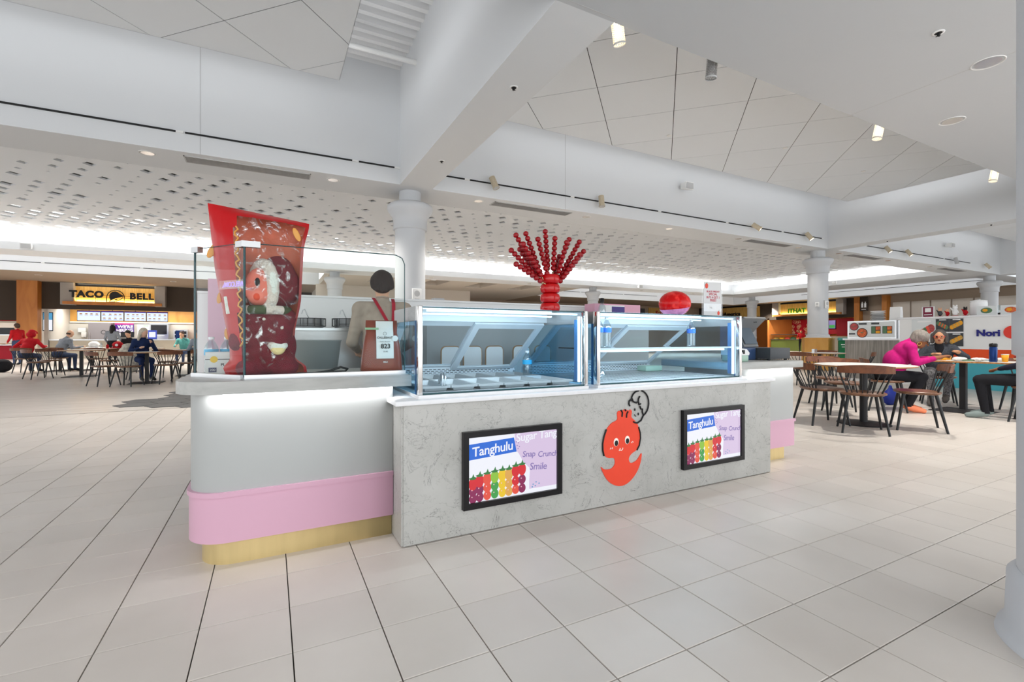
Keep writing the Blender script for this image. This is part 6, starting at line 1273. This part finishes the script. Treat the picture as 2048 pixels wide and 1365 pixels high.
t = thing('steel_oven', 'steel oven unit behind the taco counter', 'oven', (-6.1, 35.6, 1.0)); MB().box(-.48, .48, 0, .55, 0, .95).build('body', 'steel', t); MB().box(-.40, .40, -.02, 0, .3, .88).build('window', 'screen_black', t); MB().cyl((-.3, -.04, .22), (.3, -.04, .22), .015).build('handle', 'steel', t)
t = thing('back_worktop', 'steel rear worktop of the taco stall', 'worktop', (0, 0, 0)); MB().box(-6.7, -4.1, 35.5, 36.15, 0, .95).build('body', 'steel_brushed', t); MB().box(-6.72, -4.1, 35.45, 36.18, .95, 1.0).build('top', 'steel', t)
t = thing('drink_machine', 'steel drink dispenser at the right of the taco stall', 'dispenser', (-5.0, 35.6, 1.0)); MB().box(-.36, .36, 0, .5, 0, .6).build('body', 'steel', t); MB().box(-.3, .3, -.02, 0, .1, .5).build('front', 'screen_black', t); MB().box(-.3, .3, -.03, 0, .28, .32).build('shelf', 'steel', t)
for k, (x, l, mt) in enumerate(((-6.05, 'blue promotional screen on the taco counter', 'menu_blue'), (-4.75, 'blue cup tower on the taco counter', 'flask_blue'))): t = thing('counter_display', l, 'display', (x, 33.5, 1.0)); MB().box(-.2, .2, 0, .12, 0, .52).build('case', mt, t); MB().box(-.15, .15, -.012, 0, .12, .42).build('picture', 's_white' if k == 0 else mt, t); MB().box(-.22, .22, -.04, .16, 0, .02).build('foot', 'black_paint', t)
t = thing('order_till', 'black till monitor on the taco counter', 'till', (-7.2, 33.55, 1.0)); MB().box(-.3, .3, 0, .06, .12, .42).build('monitor', 'screen_black', t); MB().box(-.05, .05, 0, .1, 0, .14).build('stand', 'screen_black', t); MB().box(-.45, .45, -.05, .3, 0, .05).build('keyboard_base', 'screen_black', t)
t = thing('digital_panel', 'tall narrow black framed menu panel on the taco stall side', 'screen', (-10.62, 33.32, 1.95), math.radians(18)); MB().box(-.06, .34, 0, .05, -.50, .50).build('frame', 'screen_black', t); MB().box(-.03, .31, -.01, 0, -.46, .46).build('display', 's_white', t); MB().box(-.03, .31, -.014, -.01, .1, .46).build('picture', 's_teal', t)
for x, z, l in ((-9.85, 1.55, 'white framed certificate by the taco stall'),): t = thing('framed_notice', l, 'notice', (x, 36.06, z)); MB().box(-.2, .2, 0, .03, -.15, .15).build('frame', 'grey_plastic', t); MB().box(-.17, .17, -.005, 0, -.12, .12).build('sheet', 'white_paint', t)
t = thing('soap_dispenser', 'white wall dispenser behind the balding man', 'dispenser', (-9.75, 36.02, 1.25)); MB().rbox(-.12, .12, 0, .15, -.12, .16, .02).build('housing', 'white_paint', t); MB().cyl((0, .07, -.16), (0, .07, -.12), .03).build('nozzle', 'grey_plastic', t)
# --- pizza stall at the very left
t = thing('pizza_stall', 'red banded pizza stall at the left edge', 'stall', (0, 0, 0)); MB().box(-16, -11.42, 33.2, 33.9, 0, .70).build('front', 'store_red', t); MB().box(-16, -11.42, 33.05, 33.95, .70, .74).build('counter_top', 'steel', t); MB().box(-16, -11.42, 33.15, 33.3, 1.95, 2.35).build('red_band', 'cloth_red', t); MB().box(-16, -11.42, 33.15, 33.9, 1.22, 1.26).build('shelf', 'steel', t); MB().box(-16, -11.42, 33.1, 33.2, 1.86, 1.94).build('canopy_edge', 'stone_tile', t)
text('script_lettering', 'bo', t, (-12.05, 33.13, 2.14), .42, depth=.01, bold=.004, shear=.3, material='white_paint'); 
for z in (2.22, 2.10): MB().box(-11.88, -11.45, 33.14, 33.15, z-.02, z+.02).build('lettering_line', 'white_paint', t)
MB().box(-11.85, -11.44, 33.14, 33.17, 2.38, 2.62).build('photo_panel', 'paper', t); MB().box(-16, -11.9, 33.16, 33.18, 2.36, 2.62).build('tile_panel', 'grey_plastic', t)
mat('pizza', '#c89a4a', 0.6, noise=0.35, nscale=14)
for k, x in enumerate((-12.3, -11.9, -12.75)): 
    t = thing('pizza', ['pizza on the left stall counter, middle one', 'pizza on the left stall counter, nearest the wood pilaster', 'pizza on the left stall counter, at the picture edge'][k], 'pizza', (x, 33.45, .741), group='pizzas on the left stall counter'); MB().cyl((0, 0, 0), (0, 0, .012), .2, n=20).build('pan', 'steel', t); MB().lathe([(0, .03), (.14, .03), (.17, .045), (.19, .02), (.19, .012)], n=20).build('crust', 'pizza', t)
t = thing('pizza_oven', 'dark pizza warming case on the left stall shelf', 'oven', (-12.0, 33.4, 1.26)); MB().box(-.35, .50, 0, .4, 0, .35).build('body', 'drawer_grey', t); MB().box(-.28, .42, -.01, 0, .05, .28).build('window', 'screen_black', t)
# --- right stalls
t = thing('stall_sign', 'yellow lit wood sign with green letters over the far right stall', 'sign', (37.5, 21.9, 2.84), math.radians(-90))
MB().box(-3.1, -2.55, 0, .45, 0, 1.16).build('side_panel', 'sign_grey', t); MB().box(1.9, 2.4, 0, .45, 0, 1.16).build('side_panel', 'sign_grey', t); MB().box(-2.55, 1.9, .3, .45, .16, 1.02).build('wood_panel', 'sign_wood', t); MB().box(-2.55, 1.9, .26, .45, 1.02, 1.12).build('top_shadow_box', 'screen_black', t); MB().box(-3.0, 2.3, -.15, .3, .02, .15).build('ledge', 'oak', t); MB().box(-2.5, 1.85, .24, .29, .155, .18).build('glow_tube', 'sign_glow', t)
mat('letter_green', '#3f8a1c', 0.4); text('lettering', 'ITHAT', t, (-1.15, .19, .42), .50, depth=.05, bold=.02, spacing=1.0, material='letter_green'); MB().box(-.25, .6, .17, .21, .30, .46).build('small_lettering_band', 'brown_paint', t)
strip('sign_glow', (37.75, 20.0, 3.05), (37.75, 24.4, 3.05), (.45, 0, 1), .08, 30, (1, .85, .35))
t = thing('stall_sign', 'lit wood sign with black letters between the acrylic sign and the far column', 'sign', (37.5, 29.0, 2.84), math.radians(-90)); MB().box(-2.6, 2.6, .3, .45, .1, 1.02).build('wood_panel', 'sign_wood', t); MB().box(-2.6, 2.6, .26, .45, 1.02, 1.12).build('top_shadow_box', 'screen_black', t); text('lettering', 'stAmerica', t, (-.25, .22, .42), .52, depth=.05, bold=.006, shear=.15); MB().box(-2.7, 2.7, -.1, .3, 0, .1).build('ledge', 'brown_paint', t)
t = thing('red_sign', 'small red lettered sign under the red candy ball', 'sign', (32.6, 32.85, 3.38)); text('lettering', 'Sark', t, (0, 0, 0), .62, depth=.04, bold=.01, material='cloth_red', shear=.1); MB().box(-.9, .9, .03, .05, -.06, -.02).build('mount_rod', 'black_paint', t)
mat('art_cream', '#e8c8a0', 0.6); mat('olive', '#5f6a30', 0.5)
t = thing('mural_panel', 'red mural with cream swirls in the far right stall', 'mural', (41.2, 24.6, 1.40), math.radians(-90)); MB().box(-1.5, 3.4, .0, .1, 0, 1.25).build('panel', 'store_red', t); rg = random.Random(11)
for k in range(34):
    cx, cz = rg.uniform(-1.35, .7), rg.uniform(.05, 1.1); 
    if cz > 1.25-.25*abs(cx+.2) : continue
    r0 = rg.uniform(.10, .20); pts = [(cx+r0*(1-q/26)*math.cos(q*.42+k), -.01, max(.02, min(1.22, cz+r0*(1-q/26)*math.sin(q*.42+k)))) for q in range(22)]; MB().tube(pts, .018, n=4).build('swirl', 'art_cream', t)
for k in range(3):
    x = .85+k*.62; d = MB().box(x, x+.56, -.06, 0, .42, 1.15).build('menu_screen', 'screen_black', t); MB().box(x+.03, x+.53, -.07, -.06, .46, 1.12).build('display', 's_purple', d); MB().box(x+.06, x+.50, -.075, -.07, .5, .75).build('food_picture', ['s_gold', 's_leaf', 's_green'][k], d)
t = thing('stall_counter', 'food counter with glass front of the far right stall', 'counter', (0, 0, 0)); MB().box(38.1, 39.0, 21.1, 25.5, 0, .92).build('body', 'olive', t); MB().box(38.05, 39.05, 21.1, 25.5, .92, .97).build('top', 'steel', t); MB().box(38.1, 38.9, 21.1, 25.5, 1.34, 1.38).build('heat_shelf', 'steel', t); MB().box(38.08, 38.1, 21.1, 25.5, .97, 1.34).build('glass_front', 'glass_clear', t)
for k in range(9): 
    rg = random.Random(k+40); mt = ['pizza', 'food_green', 'strawberry', 'cup_yellow'][k % 4]; link('food_mound', sdf_mesh('food_mound', [ell((0, 0, .05), (.22, .25, .12)), ell((.05, .1, .1), (.12, .12, .1))], [mt], .04, .05), t, (38.5, 21.4+k*.48, .98))
t = thing('restroom_sign', 'dark brown hanging restroom sign with white figures', 'sign', (37.6, 18.2, 3.0), math.radians(-90)); MB().box(-.24, .24, 0, .1, 0, 1.02).build('board', 'brown_paint', t)
for x in (-.09, .10): f_ = MB().ball((x, -.005, .62), .045, 10, 8, sc=(1, .3, 1)).build('figure_head', 'white_paint', t); MB().box(x-.06, x+.06, -.012, 0, .25, .56).build('figure_body', 'white_paint', f_)
MB().box(-.14, .14, -.01, 0, .10, .14).build('lettering_line', 'white_paint', t)
t = thing('red_stall', 'red walled stall under the brown bulkhead right of the wood based column', 'stall', (0, 0, 0)); MB().box(38.3, 41.4, 18.85, 19.0, 0, 2.6).build('side', 'store_red', t); MB().box(38.05, 38.2, 18.85, 21.0, 0, 1.2).build('front', 'stone_tile', t); MB().box(39.5, 39.6, 18.9, 21, 1.25, 2.6).build('back', 'store_red', t); MB().box(39.4, 39.5, 19.0, 19.6, 1.6, 2.55).build('menu_screen', 's_purple', t)
# --- green bin and black stand beside the wood based column
mat('bin_green', '#0e6a3c', 0.4)
t = thing('green_bin', 'tall green waste bin beside the wood based column', 'bin', (16.62, 8.60, 0), math.radians(-60)); MB().rbox(-.17, .17, -.15, .25, .0, 1.0, .02).build('body', 'bin_green', t); MB().rbox(-.18, .18, -.16, .26, 1.0, 1.09, .02).build('lid', 'cloth_teal', t); MB().box(-.10, .10, -.155, -.15, .85, .88).box(-.08, .08, -.155, -.15, .78, .80).build('print_line', 'white_paint', t)
t = thing('black_stand', 'black framed floor stand behind the green bin', 'stand', (18.2, 8.3, 0), math.radians(-60)); MB().box(-.35, .35, 0, .05, .55, 1.25).build('frame', 'white_paint', t); MB().box(-.32, .32, -.01, 0, .58, 1.22).build('board', 'screen_black', t); MB().box(-.12, .12, -.015, -.01, .62, .85).build('sheet', 'grey_plastic', t)
for x in (-.3, .3): MB().cyl((x, .03, 0), (x, .03, .56), .02).build('leg', 'black_paint', t)
# ================================================================== SUSHI COUNTER
woodmat('grey_oak', '#6f6a64', '#9a948c', 3, 0.5, (1, 8, .5)); mat('nori_teal', '#4aaab8', 0.5); mat('nori_orange', '#e8501a', 0.5); mat('nori_navy', '#1a1a7a', 0.4); mat('nori_red', '#e03a2a', 0.4)
X0 = 13.2
t = thing('wood_grain_counter', 'low grey wood grain counter with white top left of the sushi wall', 'counter', (0, 0, 0)); MB().box(X0, X0+.7, 5.64, 6.82, .06, 1.03).build('body', 'grey_oak', t); MB().box(X0-.03, X0+.75, 5.64, 6.86, 1.03, 1.07).build('top', 'quartz_white', t); MB().box(X0+.02, X0+.7, 5.64, 6.80, 0, .06).build('plinth', 'white_paint', t); MB().box(X0-.006, X0, 5.7, 6.3, .22, .42).build('teal_wave_panel', 'nori_teal', t)
t = thing('menu_light_box', 'steel edged menu box with bowl photographs on the grey wood counter', 'menu box', (X0, 6.22, 1.07), math.radians(-90)); MB().box(-.54, .52, 0, .45, 0, .44).build('case', 'steel', t); MB().box(-.50, .48, -.008, 0, .03, .41).build('print_sheet', 'paper', t)
mat('food_salmon', '#d0663a', 0.5, noise=0.4, nscale=30); mat('food_tuna', '#b04a4a', 0.5, noise=0.3, nscale=30)
for cx, cz, r, mt in ((-.38, .30, .10, 'food_tuna'), (-.20, .14, .12, 'food_salmon')): b_ = MB().cyl((cx, -.014, cz), (cx, -.008, cz), r, n=24).build('bowl_picture', 'screen_black', t); MB().cyl((cx, -.018, cz), (cx, -.014, cz), r*.86, n=24).build('bowl_food', mt, b_); MB().cyl((cx, -.02, cz), (cx, -.018, cz+.01), r*.25, n=14).build('bowl_garnish', 'food_green', b_)
for cx in (.10, .34): b_ = MB().box(cx-.10, cx+.10, -.012, -.008, .12, .30).build('bento_picture', 'screen_black', t); MB().box(cx-.09, cx-.01, -.016, -.012, .13, .29).build('bento_greens', 'food_green', b_); MB().box(cx+.0, cx+.09, -.016, -.012, .21, .29).build('bento_main', 'food_salmon', b_); MB().box(cx+.0, cx+.09, -.016, -.012, .13, .19).build('bento_rice', 'cup_yellow', b_)
for a, b in ((-.28, -.1), (0, .17)): MB().box(a, b, -.013, -.008, .345, .39).build('caption_bar', 'drawer_grey', t)
MB().box(-.5, -.36, -.013, -.008, .10, .14).build('caption_bar', 'drawer_grey', t)
for k in range(6): 
    MB().lathe([(0, .0), (.10, 0), (.155, .035), (.158, .04), (.15, .04), (.10, .01), (0, .008)], n=28).build('plate', 'white_gloss' if k > 3 else 'grey_plastic', None, (X0+.25, 6.20, 1.511+k*.0405), label=['lowest plate of the stack on the menu box', 'second lowest plate of the stack on the menu box', 'third plate from the bottom of the stack on the menu box', 'fourth plate from the bottom of the stack on the menu box', 'second highest plate of the stack on the menu box', 'top plate of the stack on the menu box'][k], cat='plate', group='stacked plates on the menu box')
t = thing('paper_bag', 'crinkled white paper bag beside the plate stack', 'bag', (X0+.22, 5.80, 1.511)); mb = MB(); rows = [(0, .115, .07), (.1, .11, .066), (.2, .112, .06), (.32, .105, .05)]
vs = [(d*q[0]*(1+.05*math.sin(7*z*q[1]+k)), w*q[1], z) for z, w, d in rows for k, q in enumerate(((-1, -1), (1, -1), (1, 1), (-1, 1)))]; mb.add(vs, [(i*4+k, i*4+(k+1) % 4, (i+1)*4+(k+1) % 4, (i+1)*4+k) for i in range(3) for k in range(4)]+[(3, 2, 1, 0), (12, 13, 14, 15)]).build('bag_body', 'white_paint', t)
MB().box(-.062, -.052, -.10, .10, .30, .322).build('folded_lip', 'white_paint', t)
t = thing('sushi_counter', 'tall white sushi counter wall with orange and teal bands and navy lettering', 'counter', (0, 0, 0)); MB().box(X0, X0+.25, .6, 5.64, .845, 1.53).build('white_wall', 'white_paint', t); MB().box(X0, X0+.25, .6, 5.64, .65, .845).build('orange_band', 'nori_orange', t); MB().box(X0, X0+.25, .6, 5.64, .0, .65).build('teal_band', 'nori_teal', t); MB().box(X0-.04, X0+.4, .6, 5.66, 1.53, 1.56).build('cap', 'quartz_white', t)
MB().box(X0-.008, X0, 5.1, 5.64, 0, .845).build('white_end', 'white_paint', t)
text('lettering', 'Nori', t, (X0-.012, 4.10, 1.18), .185, rz=math.radians(-90), depth=.02, bold=.007, spacing=1.02, material='nori_navy'); MB().cyl((X0-.02, 3.74, 1.20), (X0, 3.74, 1.20), .13, n=32).build('red_disc', 'nori_red', t)
def roll_poster(v0, v1, z0, z1, bg, mts, label):
    t = thing('food_poster', label, 'poster', (X0-.001, (v0+v1)/2, (z0+z1)/2), math.radians(-90), group='food posters on the sushi wall'); w = abs(v1-v0)/2; h = (z1-z0)/2
    MB().box(-w, w, -.008, 0, -h, h).build('sheet', bg, t)
    for k in range(7):
        f = -1+2*k/6; MB().ball((f*w*.62, -.010, (f*.35 if 'salmon' in label or 'left' in label else -f*.35)*-h*.9), min(w, h)*.42, 10, 6, sc=(.75, .06, 1)).build('roll_picture', mts[k % len(mts)], t)
    MB().box(-w*.5, w*.6, -.010, -.008, h*.78, h*.9).build('caption', 'white_paint', t)
roll_poster(5.40, 4.96, .905, 1.505, 'paper', ['food_tuna', 'food_green', 'strawberry'], 'pale bowl poster on the sushi wall, behind the women')
roll_poster(4.955, 4.73, 1.22, 1.505, 'screen_black', ['food_green', 'food_salmon'], 'upper left roll poster on the sushi wall'); roll_poster(4.725, 4.49, 1.22, 1.505, 'screen_black', ['cup_yellow', 'pizza'], 'upper right yellow roll poster on the sushi wall'); roll_poster(4.955, 4.73, .905, 1.19, 'screen_black', ['food_salmon', 'food_paper'], 'lower left salmon roll poster on the sushi wall'); roll_poster(4.725, 4.49, .905, 1.19, 'screen_black', ['pizza', 'cup_yellow'], 'lower right golden roll poster on the sushi wall')
# objects along the top of the sushi wall
mat('maroon', '#7a1a38', 0.5)
t = thing('table_sign', 'maroon printed card in a clear stand on the sushi wall', 'sign', (X0+.06, 5.12, 1.56), math.radians(-90)); MB().box(-.115, .115, 0, .01, 0, .235).build('holder', 'carton_white', t); MB().box(-.09, .09, -.006, 0, .0, .225).build('card', 'maroon', t); MB().box(-.055, .055, -.009, -.006, .11, .20).build('white_square', 'white_paint', t); MB().box(-.07, .07, -.009, -.006, .04, .06).build('print_line', 'paper', t)
def figurine(v, label, mats, s=1.0):
    t = thing('figurine', label, 'figurine', (X0+.12, v, 1.56), math.radians(-90), group='small figurines on the sushi wall'); MB().cyl((0, 0, 0), (0, 0, .012), .045*s, n=16).build('base', mats[2], t)
    link('figure', sdf_mesh('figure', [ell((0, 0, .07*s), (.04*s, .035*s, .06*s)), ell((0, 0, .15*s), (.035*s, .032*s, .035*s), 1), cap((-.03*s, -.01, .10*s), (-.055*s, -.02, .15*s), .012*s, .01*s), cap((.03*s, -.01, .10*s), (.05*s, -.02, .06*s), .012*s, .01*s)], mats[:2], .01, .012), t); MB().ball((-.022*s, 0, .185*s), .012*s, 8, 6, sc=(1, .6, 1.5)).build('ear', mats[1], t); MB().ball((.022*s, 0, .185*s), .012*s, 8, 6, sc=(1, .6, 1.5)).build('ear', mats[1], t)
figurine(4.93, 'small dark robed figurine next to the maroon card', ['drawer_grey', 'skin_light', 'cloth_red']); figurine(4.80, 'small red figurine left of the lucky cat', ['cloth_red', 'skin_light', 'cloth_red'], .85); figurine(4.67, 'large white lucky cat figurine on the sushi wall', ['white_paint', 'white_paint', 'cloth_red'], 1.25); figurine(4.50, 'small dark haired figurine right of the lucky cat', ['cloth_red', 'hair_black', 'cloth_red'], 1.0)
t = thing('rice_cooker', 'large white rice cooker tilted open on the sushi wall', 'rice cooker', (X0+.35, 4.36, 1.56)); MB().lathe([(0, 0), (.12, 0), (.14, .05), (.14, .28), (.13, .30), (0, .30)], n=28).build('body', 'white_gloss', t); MB().ball((0, 0, .31), .14, 20, 8, sc=(1, 1, .25)).build('lid', 'white_gloss', t); MB().box(-.03, .03, -.02, .02, .34, .36).build('knob', 'grey_plastic', t)
t = thing('cooker_shelf', 'inner worktop behind the sushi wall', 'worktop', (0, 0, 0)); MB().box(X0+.41, X0+1.0, 1.0, 5.6, 0, 1.0).build('body', 'kiosk_white', t); MB().box(X0+.405, X0+1.02, 1.0, 5.6, 1.0, 1.04).build('top', 'steel', t)
for v, l, mt in ((4.14, 'food photo card with dumplings on the sushi wall', 'food_green'), (3.78, 'food photo card with salmon bowl beside the near column', 'food_salmon')): t = thing('photo_card', l, 'sign', (X0+.04, v, 1.56), math.radians(-90), group='photo cards on the sushi wall'); MB().box(-.15, .15, 0, .012, 0, .19).build('card', 'paper', t); MB().ball((0, -.002, .095), .075, 14, 8, sc=(1.2, .08, .8)).build('food_picture', mt, t); MB().ball((-.02, -.008, .10), .035, 10, 6, sc=(1.2, .08, .9)).build('sauce_picture', 'cup_yellow', t)
t = thing('clear_jar', 'clear jar with black base between the photo cards', 'jar', (X0+.08, 3.95, 1.56)); MB().cyl((0, 0, 0), (0, 0, .04), .032, n=16).build('base', 'black_paint', t); MB().lathe([(.032, .04), (.034, .05), (.034, .19), (.02, .2), (0, .2)], n=16).build('jar_body', 'pet', t)
